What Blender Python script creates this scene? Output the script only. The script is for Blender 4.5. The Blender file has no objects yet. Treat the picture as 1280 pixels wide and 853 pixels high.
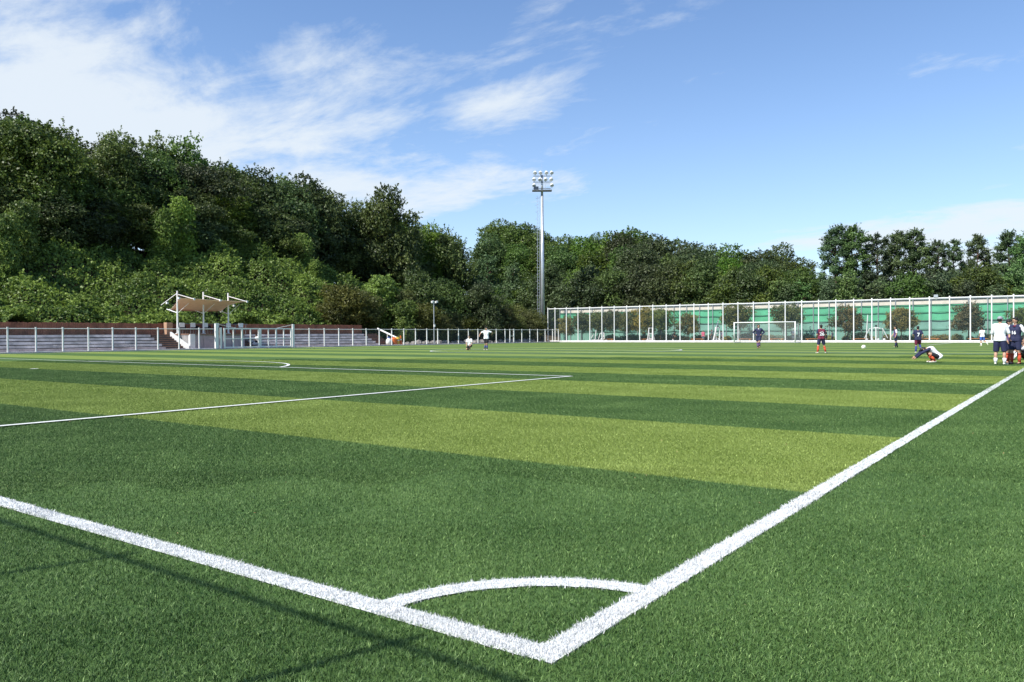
import bpy, bmesh, math, random
import numpy as np
from mathutils import Vector, Matrix

S = bpy.context.scene
C = S.collection
R = math.radians
rnd = random.Random(7)

# ------------------------------------------------------------------ camera
CAM = np.array([1.5647, -2.3846, 1.1966]); FPX = 988.5
YAW, PIT, ROL = 0.6291, -0.0082, -0.0058
FW = np.array([-math.sin(YAW)*math.cos(PIT), math.cos(YAW)*math.cos(PIT), math.sin(PIT)])
_R0 = np.array([math.cos(YAW), math.sin(YAW), 0.0]); _U0 = np.cross(_R0, FW)
RT = _R0*math.cos(ROL) + _U0*math.sin(ROL); UP = np.cross(RT, FW)
cd = bpy.data.cameras.new('camera'); cam = bpy.data.objects.new('camera', cd); C.objects.link(cam)
cd.sensor_width = 36.0; cd.lens = FPX/1280*36.0; cd.clip_start = 0.05; cd.clip_end = 9000
cam.matrix_world = Matrix(((RT[0], UP[0], -FW[0], CAM[0]), (RT[1], UP[1], -FW[1], CAM[1]),
                           (RT[2], UP[2], -FW[2], CAM[2]), (0, 0, 0, 1)))
S.camera = cam

def ray(px, py=418.0): return FW + RT*(px-640)/FPX + UP*(426.5-py)/FPX
def G(px, py, z=0.0):
    d = ray(px, py); t = (z-CAM[2])/d[2]; return CAM + d*t
def onX(px, X):                      # y where the sight line through column px crosses the plane x = X
    d = ray(px); return CAM[1] + (X-CAM[0])/d[0]*d[1]
def onY(px, Y):
    d = ray(px); return CAM[0] + (Y-CAM[1])/d[1]*d[0]
def zat(P, py):                      # height seen at row py above ground point P
    px = 640 + FPX*((P[0]-CAM[0])*RT[0]+(P[1]-CAM[1])*RT[1])/((P[0]-CAM[0])*FW[0]+(P[1]-CAM[1])*FW[1])
    d = ray(px, py); t = (P[0]-CAM[0])/d[0] if abs(d[0]) > abs(d[1]) else (P[1]-CAM[1])/d[1]
    return CAM[2] + t*d[2]

# ------------------------------------------------------------------ sun, sky, exposure
SUN_EL = R(50); SUN_AZ = math.atan2(-0.30, -0.955)          # bearing from +Y towards +X
sd = Vector((math.sin(SUN_AZ)*math.cos(SUN_EL), math.cos(SUN_AZ)*math.cos(SUN_EL), math.sin(SUN_EL)))
ld = bpy.data.lights.new('sun', 'SUN'); ld.energy = 4.7; ld.angle = R(0.5); ld.color = (1.0, 0.955, 0.88)
lo = bpy.data.objects.new('sun', ld); C.objects.link(lo); lo.rotation_euler = sd.to_track_quat('Z', 'Y').to_euler()
S.view_settings.view_transform = 'Standard'; S.view_settings.look = 'None'
S.view_settings.exposure = 0.72; S.view_settings.gamma = 1.0
S.cycles.max_bounces = 6; S.cycles.transparent_max_bounces = 16

W = bpy.data.worlds.new('World'); S.world = W; W.use_nodes = True
def build_sky():
    nt = W.node_tree; N = nt.nodes; L = nt.links; N.clear()
    out = N.new('ShaderNodeOutputWorld'); bg = N.new('ShaderNodeBackground'); bg.inputs[1].default_value = 0.1
    sky = N.new('ShaderNodeTexSky'); sky.sky_type = 'NISHITA'; sky.sun_disc = False
    sky.sun_elevation = SUN_EL; sky.sun_rotation = SUN_AZ % (2*math.pi); sky.altitude = 100
    sky.air_density = 1.0; sky.dust_density = 0.0; sky.ozone_density = 4.0
    tc = N.new('ShaderNodeTexCoord'); sep = N.new('ShaderNodeSeparateXYZ'); L.new(tc.outputs['Generated'], sep.inputs[0])
    def m(op, a, b=None, c=None, clamp=False):
        n = N.new('ShaderNodeMath'); n.operation = op; n.use_clamp = clamp
        for i, v in enumerate((a, b, c)):
            if v is None: continue
            if isinstance(v, (int, float)): n.inputs[i].default_value = v
            else: L.new(v, n.inputs[i])
        return n.outputs[0]
    x, y, z = sep.outputs
    az = m('ARCTAN2', x, y)                                   # bearing
    el = m('ARCSINE', z)
    zz = m('MAXIMUM', z, 0.0); den = m('ADD', zz, 0.16)
    comb = N.new('ShaderNodeCombineXYZ'); L.new(m('DIVIDE', x, den), comb.inputs[0]); L.new(m('DIVIDE', y, den), comb.inputs[1])
    # streaky high cloud: one turbulent field, drawn out along the wind
    def noise(scale, rot, sx, sy, detail, rough, dist, off):
        mp = N.new('ShaderNodeMapping'); mp.inputs['Rotation'].default_value = (0, 0, rot)
        mp.inputs['Scale'].default_value = (sx, sy, 1); mp.inputs['Location'].default_value = off
        L.new(comb.outputs[0], mp.inputs[0])
        n = N.new('ShaderNodeTexNoise'); n.inputs['Scale'].default_value = scale; n.inputs['Detail'].default_value = detail
        n.inputs['Roughness'].default_value = rough; n.inputs['Distortion'].default_value = dist
        L.new(mp.outputs[0], n.inputs['Vector']); return n.outputs['Fac']
    n1 = noise(1.7, R(35), 0.75, 1.15, 12, 0.62, 0.35, (3.1, 1.7, 0))
    n2 = noise(4.2, R(28), 0.7, 1.3, 10, 0.66, 0.4, (0.4, 2.2, 0))
    def bank(px, py, wu, wv, tilt, amp):                       # a cloud bank at a bearing and height in the sky
        d = ray(px, py); d = d/np.linalg.norm(d)
        a0 = math.atan2(d[0], d[1]); e0 = math.asin(d[2])
        u = m('SUBTRACT', az, a0); v = m('SUBTRACT', el, e0)
        c, s = math.cos(tilt), math.sin(tilt)
        p = m('DIVIDE', m('ADD', m('MULTIPLY', u, c), m('MULTIPLY', v, s)), wu)
        q = m('DIVIDE', m('SUBTRACT', m('MULTIPLY', v, c), m('MULTIPLY', u, s)), wv)
        r2 = m('ADD', m('MULTIPLY', p, p), m('MULTIPLY', q, q))
        return m('MULTIPLY', m('EXPONENT', m('MULTIPLY', r2, -1.0)), amp)
    banks = [(110, 60, .32, .15, .10, .40), (200, 175, .24, .07, -.12, .36), (420, 95, .10, .05, .25, .34),
             (640, 135, .11, .035, .32, .52), (590, 232, .13, .028, .20, .60), (470, 245, .10, .03, .0, .36),
             (-500, 130, .6, .3, .0, .42), (560, 60, .09, .02, .15, .14),
             (1420, 200, .40, .06, .36, .42), (1250, 295, .42, .055, .14, .50)]
    tot = None
    for b in banks:
        g = bank(*b); tot = g if tot is None else m('ADD', tot, g)
    f = m('ADD', m('ADD', m('MULTIPLY', m('SUBTRACT', n1, 0.5), 2.3), m('MULTIPLY', m('SUBTRACT', n2, 0.5), 1.2)), tot)
    mr = N.new('ShaderNodeMapRange'); mr.interpolation_type = 'SMOOTHSTEP'
    mr.inputs['From Min'].default_value = 0.06; mr.inputs['From Max'].default_value = 0.94; mr.inputs['To Max'].default_value = 0.90
    L.new(f, mr.inputs['Value'])
    # thin veil that whitens the air low down
    veil = m('MULTIPLY', m('EXPONENT', m('MULTIPLY', zz, -6.5)), 0.60)
    alpha = m('MAXIMUM', mr.outputs[0], veil)
    mix = N.new('ShaderNodeMix'); mix.data_type = 'RGBA'
    L.new(alpha, mix.inputs[0]); 
    tint = N.new('ShaderNodeMix'); tint.data_type = 'RGBA'; tint.blend_type = 'MULTIPLY'; tint.inputs[0].default_value = 1
    L.new(sky.outputs[0], tint.inputs[6]); tint.inputs[7].default_value = (0.88, 1.0, 1.12, 1)
    L.new(tint.outputs[2], mix.inputs[6]); mix.inputs[7].default_value = (5.1, 5.55, 5.95, 1)
    L.new(mix.outputs[2], bg.inputs[0]); L.new(bg.outputs[0], out.inputs[0])
build_sky()

# ------------------------------------------------------------------ materials
def mat(name, col, rough=0.6, var=0.12, scale=6.0, bump=0.0, spec=0.4, col2=None, metal=0.0, detail=4, bscale=None):
    m = bpy.data.materials.new(name); m.use_nodes = True; nt = m.node_tree; N = nt.nodes; L = nt.links
    b = N['Principled BSDF']; b.inputs['Roughness'].default_value = rough; b.inputs['Metallic'].default_value = metal
    b.inputs['Specular IOR Level'].default_value = spec
    tc = N.new('ShaderNodeTexCoord'); no = N.new('ShaderNodeTexNoise'); no.inputs['Scale'].default_value = scale
    no.inputs['Detail'].default_value = detail; L.new(tc.outputs['Object'], no.inputs['Vector'])
    cr = N.new('ShaderNodeValToRGB'); c = np.array(col); c2 = np.array(col2) if col2 is not None else None
    lo_ = c*(1-var) if c2 is None else c; hi = np.minimum(c*(1+var), 1) if c2 is None else c2
    cr.color_ramp.elements[0].position = 0.32; cr.color_ramp.elements[1].position = 0.68
    cr.color_ramp.elements[0].color = (*lo_, 1); cr.color_ramp.elements[1].color = (*hi, 1)
    L.new(no.outputs['Fac'], cr.inputs[0]); L.new(cr.outputs[0], b.inputs['Base Color'])
    if bump:
        n2 = N.new('ShaderNodeTexNoise'); n2.inputs['Scale'].default_value = bscale or scale*4; n2.inputs['Detail'].default_value = 5
        L.new(tc.outputs['Object'], n2.inputs['Vector'])
        bp = N.new('ShaderNodeBump'); bp.inputs['Strength'].default_value = bump; bp.inputs['Distance'].default_value = 0.02
        L.new(n2.outputs['Fac'], bp.inputs['Height']); L.new(bp.outputs[0], b.inputs['Normal'])
    return m

def leaf_mat(name, dark, light, trans=0.28, vary=1.0):
    """leaf colour varies leaf by leaf (attribute 'tint') and tree by tree (object random)"""
    m = bpy.data.materials.new(name); m.use_nodes = True; nt = m.node_tree; N = nt.nodes; L = nt.links; N.clear()
    out = N.new('ShaderNodeOutputMaterial'); at = N.new('ShaderNodeAttribute'); at.attribute_name = 'tint'
    oi = N.new('ShaderNodeObjectInfo')
    ad = N.new('ShaderNodeMath'); ad.operation = 'MULTIPLY_ADD'; ad.inputs[1].default_value = 0.22; L.new(oi.outputs['Random'], ad.inputs[0])
    L.new(at.outputs['Fac'], ad.inputs[2])
    cr = N.new('ShaderNodeValToRGB'); e = cr.color_ramp.elements
    e[0].position = 0.1; e[1].position = 1.15 if False else 1.0; e[0].color = (*dark, 1); e[1].color = (*light, 1)
    L.new(ad.outputs[0], cr.inputs[0])
    hs = N.new('ShaderNodeHueSaturation'); L.new(cr.outputs[0], hs.inputs['Color'])
    def rng_(mul, add, src):
        q = N.new('ShaderNodeMath'); q.operation = 'MULTIPLY_ADD'; q.inputs[1].default_value = mul; q.inputs[2].default_value = add; L.new(src, q.inputs[0]); return q.outputs[0]
    fr = N.new('ShaderNodeMath'); fr.operation = 'FRACT'; L.new(rng_(7.31, .13, oi.outputs['Random']), fr.inputs[0])
    L.new(rng_(.052*vary, .5-.026*vary, oi.outputs['Random']), hs.inputs['Hue']); L.new(rng_(.66*vary, 1.03-.33*vary, fr.outputs[0]), hs.inputs['Value']); L.new(rng_(.35*vary, .9-.18*vary, fr.outputs[0]), hs.inputs['Saturation'])
    b = N.new('ShaderNodeBsdfPrincipled'); b.inputs['Roughness'].default_value = 0.5; b.inputs['Specular IOR Level'].default_value = 0.3
    t = N.new('ShaderNodeBsdfTranslucent'); mx = N.new('ShaderNodeMixShader'); mx.inputs[0].default_value = trans
    L.new(hs.outputs[0], b.inputs['Base Color']); L.new(hs.outputs[0], t.inputs[0])
    L.new(b.outputs[0], mx.inputs[1]); L.new(t.outputs[0], mx.inputs[2]); L.new(mx.outputs[0], out.inputs[0])
    return m

def net_mat(name, col, alpha):
    """thin mesh: a fine lattice of threads with air between them"""
    m = bpy.data.materials.new(name); m.use_nodes = True; nt = m.node_tree; N = nt.nodes; L = nt.links; N.clear()
    out = N.new('ShaderNodeOutputMaterial'); tr = N.new('ShaderNodeBsdfTransparent'); df = N.new('ShaderNodeBsdfDiffuse')
    df.inputs[0].default_value = (*col, 1); mx = N.new('ShaderNodeMixShader'); mx.inputs[0].default_value = alpha
    tc = N.new('ShaderNodeTexCoord'); no = N.new('ShaderNodeTexNoise'); no.inputs['Scale'].default_value = 1.2
    L.new(tc.outputs['Object'], no.inputs['Vector'])
    mr = N.new('ShaderNodeMapRange'); mr.inputs['To Min'].default_value = alpha*0.7; mr.inputs['To Max'].default_value = alpha*1.3
    L.new(no.outputs['Fac'], mr.inputs['Value']); L.new(mr.outputs[0], mx.inputs[0])
    L.new(tr.outputs[0], mx.inputs[1]); L.new(df.outputs[0], mx.inputs[2]); L.new(mx.outputs[0], out.inputs[0])
    return m

M = {}
M['white_paint'] = mat('white_paint', (.78, .78, .76), .4, .05, 3)
M['white_dull'] = mat('white_dull', (.62, .63, .62), .55, .10, 2)
M['galv'] = mat('galvanised_steel', (.52, .54, .56), .38, .10, 2, metal=.55)
M['galv_dark'] = mat('dark_steel', (.16, .17, .18), .5, .15, 3)
M['concrete'] = mat('concrete', (.30, .285, .28), .85, .22, 1.6, .3, .25, detail=8)
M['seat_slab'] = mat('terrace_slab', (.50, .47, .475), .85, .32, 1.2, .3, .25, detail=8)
M['riser'] = mat('riser_gap_shade', (.085, .078, .075), .9, .3, 2.0)  # dark colour holds the shade of the terrace gaps; also stair risers, wall backing
M['paver'] = mat('red_paver', (.32, .21, .17), .85, .2, 5, .2)
M['kerb'] = mat('pale_kerb', (.50, .43, .39), .8, .12, 3)
M['kerb_white'] = mat('white_kerb', (.66, .62, .57), .7, .10, 2)
M['stage'] = mat('stage_panel', (.40, .345, .365), .75, .10, 1.5)
M['step_brown'] = mat('brown_step', (.25, .135, .09), .8, .25, 3, .2)
M['plank'] = mat('brown_plank', (.215, .085, .050), .75, .35, 1.4, .3, detail=8)
M['plank_pale'] = mat('pale_board', (.40, .25, .16), .75, .15, 3)
M['canvas'] = mat('beige_canvas', (.74, .52, .39), .7, .06, 2)
M['soil'] = mat('soil', (.075, .055, .035), .95, .35, .7, .4, .2)
M['straw'] = mat('dry_bank', (.24, .17, .075), .95, .3, 1.2, .4, .2)
M['bark'] = mat('bark', (.060, .045, .035), .9, .35, 5, .5, .2)
M['bark_pine'] = mat('pine_bark', (.085, .052, .038), .9, .35, 4, .5, .2)
M['rock'] = mat('rock', (.23, .215, .20), .9, .35, 3, .6, .2)
M['tarp_bright'] = mat('green_tarp', (.085, .37, .20), .6, .2, .45)
M['tarp_dull'] = mat('faded_tarp', (.15, .31, .25), .65, .2, .4)
M['tarp_hem'] = mat('tarp_hem', (.028, .12, .075), .7, .1, 3)
M['band'] = mat('pale_band', (.60, .55, .46), .8, .08, 2)
M['bench'] = mat('orange_wood', (.50, .19, .055), .6, .15, 4)
M['orange'] = mat('orange_plastic', (.62, .13, .02), .45, .08, 4)
M['yellow'] = mat('yellow_plastic', (.72, .48, .07), .5, .08, 4)
M['lamp_glass'] = mat('lamp_glass', (.68, .70, .72), .15, .04, 3, spec=.6)
M['black'] = mat('black_fabric', (.018, .018, .022), .7, .2, 8)
M['ball'] = mat('ball_leather', (.80, .82, .68), .45, .04, 8)
M['net_fence'] = net_mat('fence_net', (.10, .15, .16), .13)
M['net_low'] = net_mat('low_fence_net', (.25, .27, .28), .10)
M['net_goal'] = net_mat('goal_net', (.75, .76, .76), .14)

# ------------------------------------------------------------------ mesh builder
class MB:
    def __init__(s): s.v = []; s.f = []; s.m = []
    def add(s, vs, fs, mi=0):
        o = len(s.v); s.v += [tuple(map(float, v)) for v in vs]; s.f += [tuple(i+o for i in f) for f in fs]; s.m += [mi]*len(fs); return s
    def box(s, c, d, rz=0, mi=0, rx=0):
        x, y, z = d[0]/2, d[1]/2, d[2]/2; mt = Matrix.Translation(c) @ Matrix.Rotation(rz, 4, 'Z') @ Matrix.Rotation(rx, 4, 'X')
        vs = [mt @ Vector((a, b, e)) for a in (-x, x) for b in (-y, y) for e in (-z, z)]
        return s.add(vs, [(0, 1, 3, 2), (4, 6, 7, 5), (0, 4, 5, 1), (2, 3, 7, 6), (0, 2, 6, 4), (1, 5, 7, 3)], mi)
    def tube(s, p, q, r1, r2=None, n=8, mi=0, cap=True):
        r2 = r1 if r2 is None else r2; p = Vector(p); q = Vector(q); d = (q-p)
        if d.length < 1e-6: return s
        d.normalize(); a = d.orthogonal().normalized(); b = d.cross(a); vs = []
        for c, r in ((p, r1), (q, r2)):
            for k in range(n):
                t = 2*math.pi*k/n; vs.append(c + a*math.cos(t)*r + b*math.sin(t)*r)
        fs = [(k, (k+1) % n, n+(k+1) % n, n+k) for k in range(n)]
        if cap: fs += [tuple(range(n))[::-1], tuple(range(n, 2*n))]
        return s.add(vs, fs, mi)
    def path(s, pts, rs, n=7, mi=0):
        for i in range(len(pts)-1): s.tube(pts[i], pts[i+1], rs[i], rs[i+1], n, mi)
        return s
    def ball(s, c, r, n=10, mi=0, rot=None):
        r = (r, r, r) if isinstance(r, (int, float)) else r; vs = [Vector((0, 0, -1))]; k = max(4, n//2)
        for i in range(1, k):
            t = math.pi*i/k
            for j in range(n):
                u = 2*math.pi*j/n; vs.append(Vector((math.sin(t)*math.cos(u), math.sin(t)*math.sin(u), -math.cos(t))))
        vs.append(Vector((0, 0, 1))); c = Vector(c)
        out = []
        for v in vs:
            w = Vector((v.x*r[0], v.y*r[1], v.z*r[2]))
            if rot is not None: w = rot @ w
            out.append(c+w)
        fs = []
        for j in range(n): fs.append((0, 1+(j+1) % n, 1+j))
        for i in range(k-2):
            for j in range(n):
                a = 1+i*n+j; b = 1+i*n+(j+1) % n; fs.append((a, b, b+n, a+n))
        l = len(vs)-1
        for j in range(n): fs.append((l, 1+(k-2)*n+j, 1+(k-2)*n+(j+1) % n))
        return s.add(out, fs, mi)
    def mesh(s, name, mats, origin=(0, 0, 0), smooth=False):
        me = bpy.data.meshes.new(name); o = origin
        me.from_pydata([(a-o[0], b-o[1], c-o[2]) for a, b, c in s.v], [], s.f)
        for m in (mats if isinstance(mats, (list, tuple)) else [mats]): me.materials.append(M[m] if isinstance(m, str) else m)
        me.polygons.foreach_set('material_index', s.m)
        if smooth: me.polygons.foreach_set('use_smooth', [True]*len(me.polygons))
        me.update(); return me
    def build(s, name, mats, parent=None, origin=(0, 0, 0), smooth=False):
        return link(name, s.mesh(name, mats, origin, smooth), parent)

def link(name, data, parent=None, loc=None, rz=None):
    o = bpy.data.objects.new(name, data); C.objects.link(o)
    if parent is not None: o.parent = parent
    if loc is not None: o.location = loc
    if rz is not None: o.rotation_euler = (0, 0, rz)
    return o
def tag(o, label=None, cat=None, group=None, kind=None):
    if label: o['label'] = label
    if cat: o['category'] = cat
    if group: o['group'] = group
    if kind: o['kind'] = kind
    return o
def thing(name, label, cat, loc=(0, 0, 0), rz=0, group=None):
    o = bpy.data.objects.new(name, None); C.objects.link(o); o.location = [float(v) for v in loc]; o.rotation_euler = (0, 0, rz)
    o.empty_display_size = .2
    return tag(o, label, cat, group)
def struct(o): o['kind'] = 'structure'; return o
def copy_tree(root, loc, rz=0, sc=None, label=None, group=None):
    r = root.copy(); C.objects.link(r); r.location = [float(v) for v in loc]; r.rotation_euler = (0, 0, rz)
    if sc is not None: r.scale = sc if isinstance(sc, tuple) else (sc,)*3
    if label: r['label'] = label
    if group: r['group'] = group
    for ch in root.children:
        c = ch.copy(); C.objects.link(c); c.parent = r
    return r

# ------------------------------------------------------------------ pitch measures
PW, PL = 60.54, 93.5; STRIPE = 3.71; LW = 0.12
FX = -63.0          # side fence
FY = 98.5           # tall fence at the far end
BY = FY + 8.0       # fence behind it that carries the green tarpaulins

# ground sheet, runs to the horizon
def sheet(name, x0, x1, y0, y1, z, m): 
    return struct(MB().add([(x0, y0, z), (x1, y0, z), (x1, y1, z), (x0, y1, z)], [(0, 1, 2, 3)]).build(name, m))
M['land'] = mat('land', (.085, .085, .04), .95, .3, .05, .2, .2)
sheet('ground', -4000, 4000, -4000, 4000, -0.06, 'land')

def turf_mat(name, blade):
    """pitch colours: mown-in stripes, white fibre lines near the far lines are separate sheets"""
    m = bpy.data.materials.new(name); m.use_nodes = True; nt = m.node_tree; N = nt.nodes; L = nt.links
    b = N['Principled BSDF']; b.inputs['Roughness'].default_value = 0.55 if blade else 0.75
    b.inputs['Specular IOR Level'].default_value = 0.22 if blade else 0.15
    ge = N.new('ShaderNodeNewGeometry'); sep = N.new('ShaderNodeSeparateXYZ'); L.new(ge.outputs['Position'], sep.inputs[0])
    def mm(op, a, bb=None):
        n = N.new('ShaderNodeMath'); n.operation = op
        for i, v in enumerate((a, bb)):
            if v is None: continue
            if isinstance(v, (int, float)): n.inputs[i].default_value = v
            else: L.new(v, n.inputs[i])
        return n.outputs[0]
    x, y = sep.outputs[0], sep.outputs[1]
    odd = mm('GREATER_THAN', mm('MODULO', mm('ADD', y, 0.02), 2*STRIPE), STRIPE)
    inside = mm('MULTIPLY', mm('MULTIPLY', mm('LESS_THAN', x, -0.1), mm('GREATER_THAN', y, 0.0)), mm('LESS_THAN', y, PL))
    fac = mm('MULTIPLY', odd, inside)
    def ramp(c1, c2, src, p0=.3, p1=.7):
        cr = N.new('ShaderNodeValToRGB'); cr.color_ramp.elements[0].color = (*c1, 1); cr.color_ramp.elements[1].color = (*c2, 1)
        cr.color_ramp.elements[0].position = p0; cr.color_ramp.elements[1].position = p1; e_ = cr.color_ramp.elements.new(1.0); e_.color = (c2[0]*1.5+.09, c2[1]*1.5+.10, c2[2]*1.5+.05, 1); L.new(src, cr.inputs[0]); return cr.outputs[0]  # pale end stop paints the glints of the turf as colour
    n1 = N.new('ShaderNodeTexNoise'); n1.inputs['Scale'].default_value = 0.9; n1.inputs['Detail'].default_value = 6; L.new(ge.outputs['Position'], n1.inputs['Vector'])
    if blade:
        at = N.new('ShaderNodeAttribute'); at.attribute_name = 'tint'
        src = mm('ADD', mm('MULTIPLY', at.outputs['Fac'], 0.55), mm('MULTIPLY', n1.outputs['Fac'], 0.55))
    else:
        n2 = N.new('ShaderNodeTexNoise'); n2.inputs['Scale'].default_value = 26; n2.inputs['Detail'].default_value = 4; L.new(ge.outputs['Position'], n2.inputs['Vector'])
        src = mm('ADD', mm('MULTIPLY', n2.outputs['Fac'], 0.6), mm('MULTIPLY', n1.outputs['Fac'], 0.4))
        bp = N.new('ShaderNodeBump'); bp.inputs['Strength'].default_value = .5; bp.inputs['Distance'].default_value = .03
        L.new(n2.outputs['Fac'], bp.inputs['Height']); L.new(bp.outputs[0], b.inputs['Normal'])
    k = TK if blade else TS
    dk = ramp(tuple(np.array(DK1)*k), tuple(np.array(DK2)*k), src); lt = ramp(tuple(np.array(LT1)*k), tuple(np.array(LT2)*k), src)
    mx = N.new('ShaderNodeMix'); mx.data_type = 'RGBA'; L.new(fac, mx.inputs[0]); L.new(dk, mx.inputs[6]); L.new(lt, mx.inputs[7])
    L.new(mx.outputs[2], b.inputs['Base Color'])
    return m
DK1, DK2 = (.032, .080, .018), (.112, .192, .055)
LT1, LT2 = (.124, .184, .031), (.246, .316, .080)
TK, TS = 1.0, 0.85
M['turf'] = turf_mat('turf_base', False); M['blade'] = turf_mat('turf_blade', True)
M['fibre'] = mat('white_fibre', (.62, .63, .63), .6, .06, 20)
M['line'] = mat('white_line', (.60, .62, .60), .7, .12, 14, .4)
struct(MB().add([(FX+.15, -14, 0), (26, -14, 0), (26, FY-.1, 0), (FX+.15, FY-.1, 0)], [(0, 1, 2, 3)]).build('turf', 'turf'))

# markings: sheets of white turf set into the pitch
ZL = 0.006
NEARC = 7.0                      # nearer than this the lines are tufts
def strip(name, pts, w, z, near=None):
    mb = MB(); n = len(pts); vs = []
    for i, p in enumerate(pts):
        w_ = w; w = w_+rnd.uniform(-.012, .016); a = Vector(pts[max(i-1, 0)]); b = Vector(pts[min(i+1, n-1)]); d = (b-a).normalized(); nn = Vector((-d.y, d.x))
        vs += [(p[0]+nn.x*w/2, p[1]+nn.y*w/2, z), (p[0]-nn.x*w/2, p[1]-nn.y*w/2, z)]; w = w_
    mb.add(vs, [(2*i, 2*i+1, 2*i+3, 2*i+2) for i in range(n-1)])
    return struct(mb.build(name, 'line'))
def arc(cx, cy, r, a0, a1, n=40): return [(cx+r*math.cos(a0+(a1-a0)*i/n), cy+r*math.sin(a0+(a1-a0)*i/n)) for i in range(n+1)]
px_, py_ = -PW/2+20.16, 16.5-.06
strip('touchline', [(-.06, 0), (-.06, 4.5)], LW, ZL)
strip('touchline', [(-.06, 3.7+.12*i) for i in range(300)]+[(-.06, 40), (-.06, PL)], LW, ZL+.006)
strip('goal_line', [(-.12, .06), (-5.2, .06)], LW, ZL)
strip('goal_line', [(-4.4-.12*i, .06) for i in range(150)]+[(-PW, .06)], LW, ZL+.006)
strip('far_touchline', [(-PW, 0), (-PW, PL)], LW, ZL+.022)
strip('far_goal_line', [(-.12, PL), (-PW+.06, PL)], LW, ZL+.02)
strip('halfway_line', [(-.12, PL/2), (-PW+.06, PL/2)], LW, ZL+.02)
strip('penalty_area_side_line', [(px_, .12), (px_, py_+.06)], LW, ZL+.02)
strip('penalty_area_side_line', [(-PW-px_, .12), (-PW-px_, py_+.06)], LW, ZL+.02)
strip('penalty_area_front_line', [(px_-.06, py_), (-PW-px_+.06, py_)], LW, ZL+.02)
strip('penalty_arc', arc(-PW/2, 11, 9.15, .645, math.pi-.645), LW, ZL+.022)
strip('centre_circle', arc(-PW/2, PL/2, 9.15, 0, 2*math.pi, 72), LW, ZL+.022)
strip('corner_arc', arc(0, 0, 0.94, math.pi/2+.12, math.pi-.12, 20), LW, ZL+.002)
strip('penalty_area_front_line', [(px_-.06, PL-16.44), (-PW-px_+.06, PL-16.44)], LW, ZL+.02)
strip('penalty_area_side_line', [(px_, PL-.1), (px_, PL-16.5)], LW, ZL+.02)
mb = MB(); mb.add([(-PW/2+.15*math.cos(t*.5236), 11+.15*math.sin(t*.5236), ZL+.02) for t in range(12)], [tuple(range(12))]); struct(mb.build('penalty_mark', 'line'))

# ------------------------------------------------------------------ turf blades (nobody could count them)
def blades(P, h, w, lean, seed, tint, segs=2):
    """P (n,2) roots -> verts, faces of curved blades"""
    g = np.random.default_rng(seed); n = len(P); a = g.uniform(0, 2*np.pi, n); la = g.uniform(0, 2*np.pi, n)
    hh = h*g.uniform(.65, 1.15, n); ll = lean*np.abs(g.normal(.8, .45, n)); ww = w*g.uniform(.7, 1.2, n)
    dx = np.cos(a)*ww/2; dy = np.sin(a)*ww/2; lx = np.cos(la)*ll; ly = np.sin(la)*ll
    V = np.zeros((n, 5, 3), np.float32); z0 = np.zeros(n)
    V[:, 0] = np.stack([P[:, 0]-dx, P[:, 1]-dy, z0], 1); V[:, 1] = np.stack([P[:, 0]+dx, P[:, 1]+dy, z0], 1)
    V[:, 2] = np.stack([P[:, 0]+dx*.85+lx*.35, P[:, 1]+dy*.85+ly*.35, hh*.6], 1); V[:, 3] = np.stack([P[:, 0]-dx*.85+lx*.35, P[:, 1]-dy*.85+ly*.35, hh*.6], 1)
    V[:, 4] = np.stack([P[:, 0]+lx, P[:, 1]+ly, hh], 1)
    tt = g.uniform(0, .85, n); tt[g.random(n) < .025] = 1.45; T = np.repeat(tint if tint is not None else tt, 5)  # a few blades pushed to the pale stop as painted glints
    return V.reshape(-1, 3), n, T
def blade_mesh(name, V, n, T, mats, extra=None):
    me = bpy.data.meshes.new(name); ne = 0 if extra is None else len(extra)
    me.vertices.add(5*n+ne); VV = V if extra is None else np.concatenate([V, extra.astype(np.float32)])
    me.vertices.foreach_set('co', VV.astype(np.float32).ravel())
    base = np.arange(n)*5
    loops = np.stack([base, base+1, base+2, base+3, base+3, base+2, base+4], 1).ravel()
    me.loops.add(7*n); me.loops.foreach_set('vertex_index', loops.astype(np.int32))
    me.polygons.add(2*n)
    me.polygons.foreach_set('loop_start', np.stack([np.arange(n)*7, np.arange(n)*7+4], 1).ravel().astype(np.int32))
    at = me.attributes.new('tint', 'FLOAT', 'POINT'); at.data.foreach_set('value', np.concatenate([T, np.zeros(ne)]).astype(np.float32))
    if extra is not None:
        ap = me.attributes.new('is_spot', 'BOOLEAN', 'POINT'); ap.data.foreach_set('value', np.concatenate([np.zeros(5*n, bool), np.ones(ne, bool)]))
    for m in mats: me.materials.append(M[m])
    me.update(calc_edges=True); me.validate(); return me
def depth_lat(P):
    d = P - CAM[:2]; return d@FW[:2]/np.hypot(*FW[:2])**2, d@RT[:2]/np.hypot(*RT[:2])**2
def in_line(P):
    x, y = P[:, 0], P[:, 1]; r = np.hypot(x, y)
    return ((x > -LW) & (x < 0) & (y > 0)) | ((y < LW) & (y > 0) & (x < 0)) | ((r < 1.0) & (r > .88) & (x < 0) & (y > 0))

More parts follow.
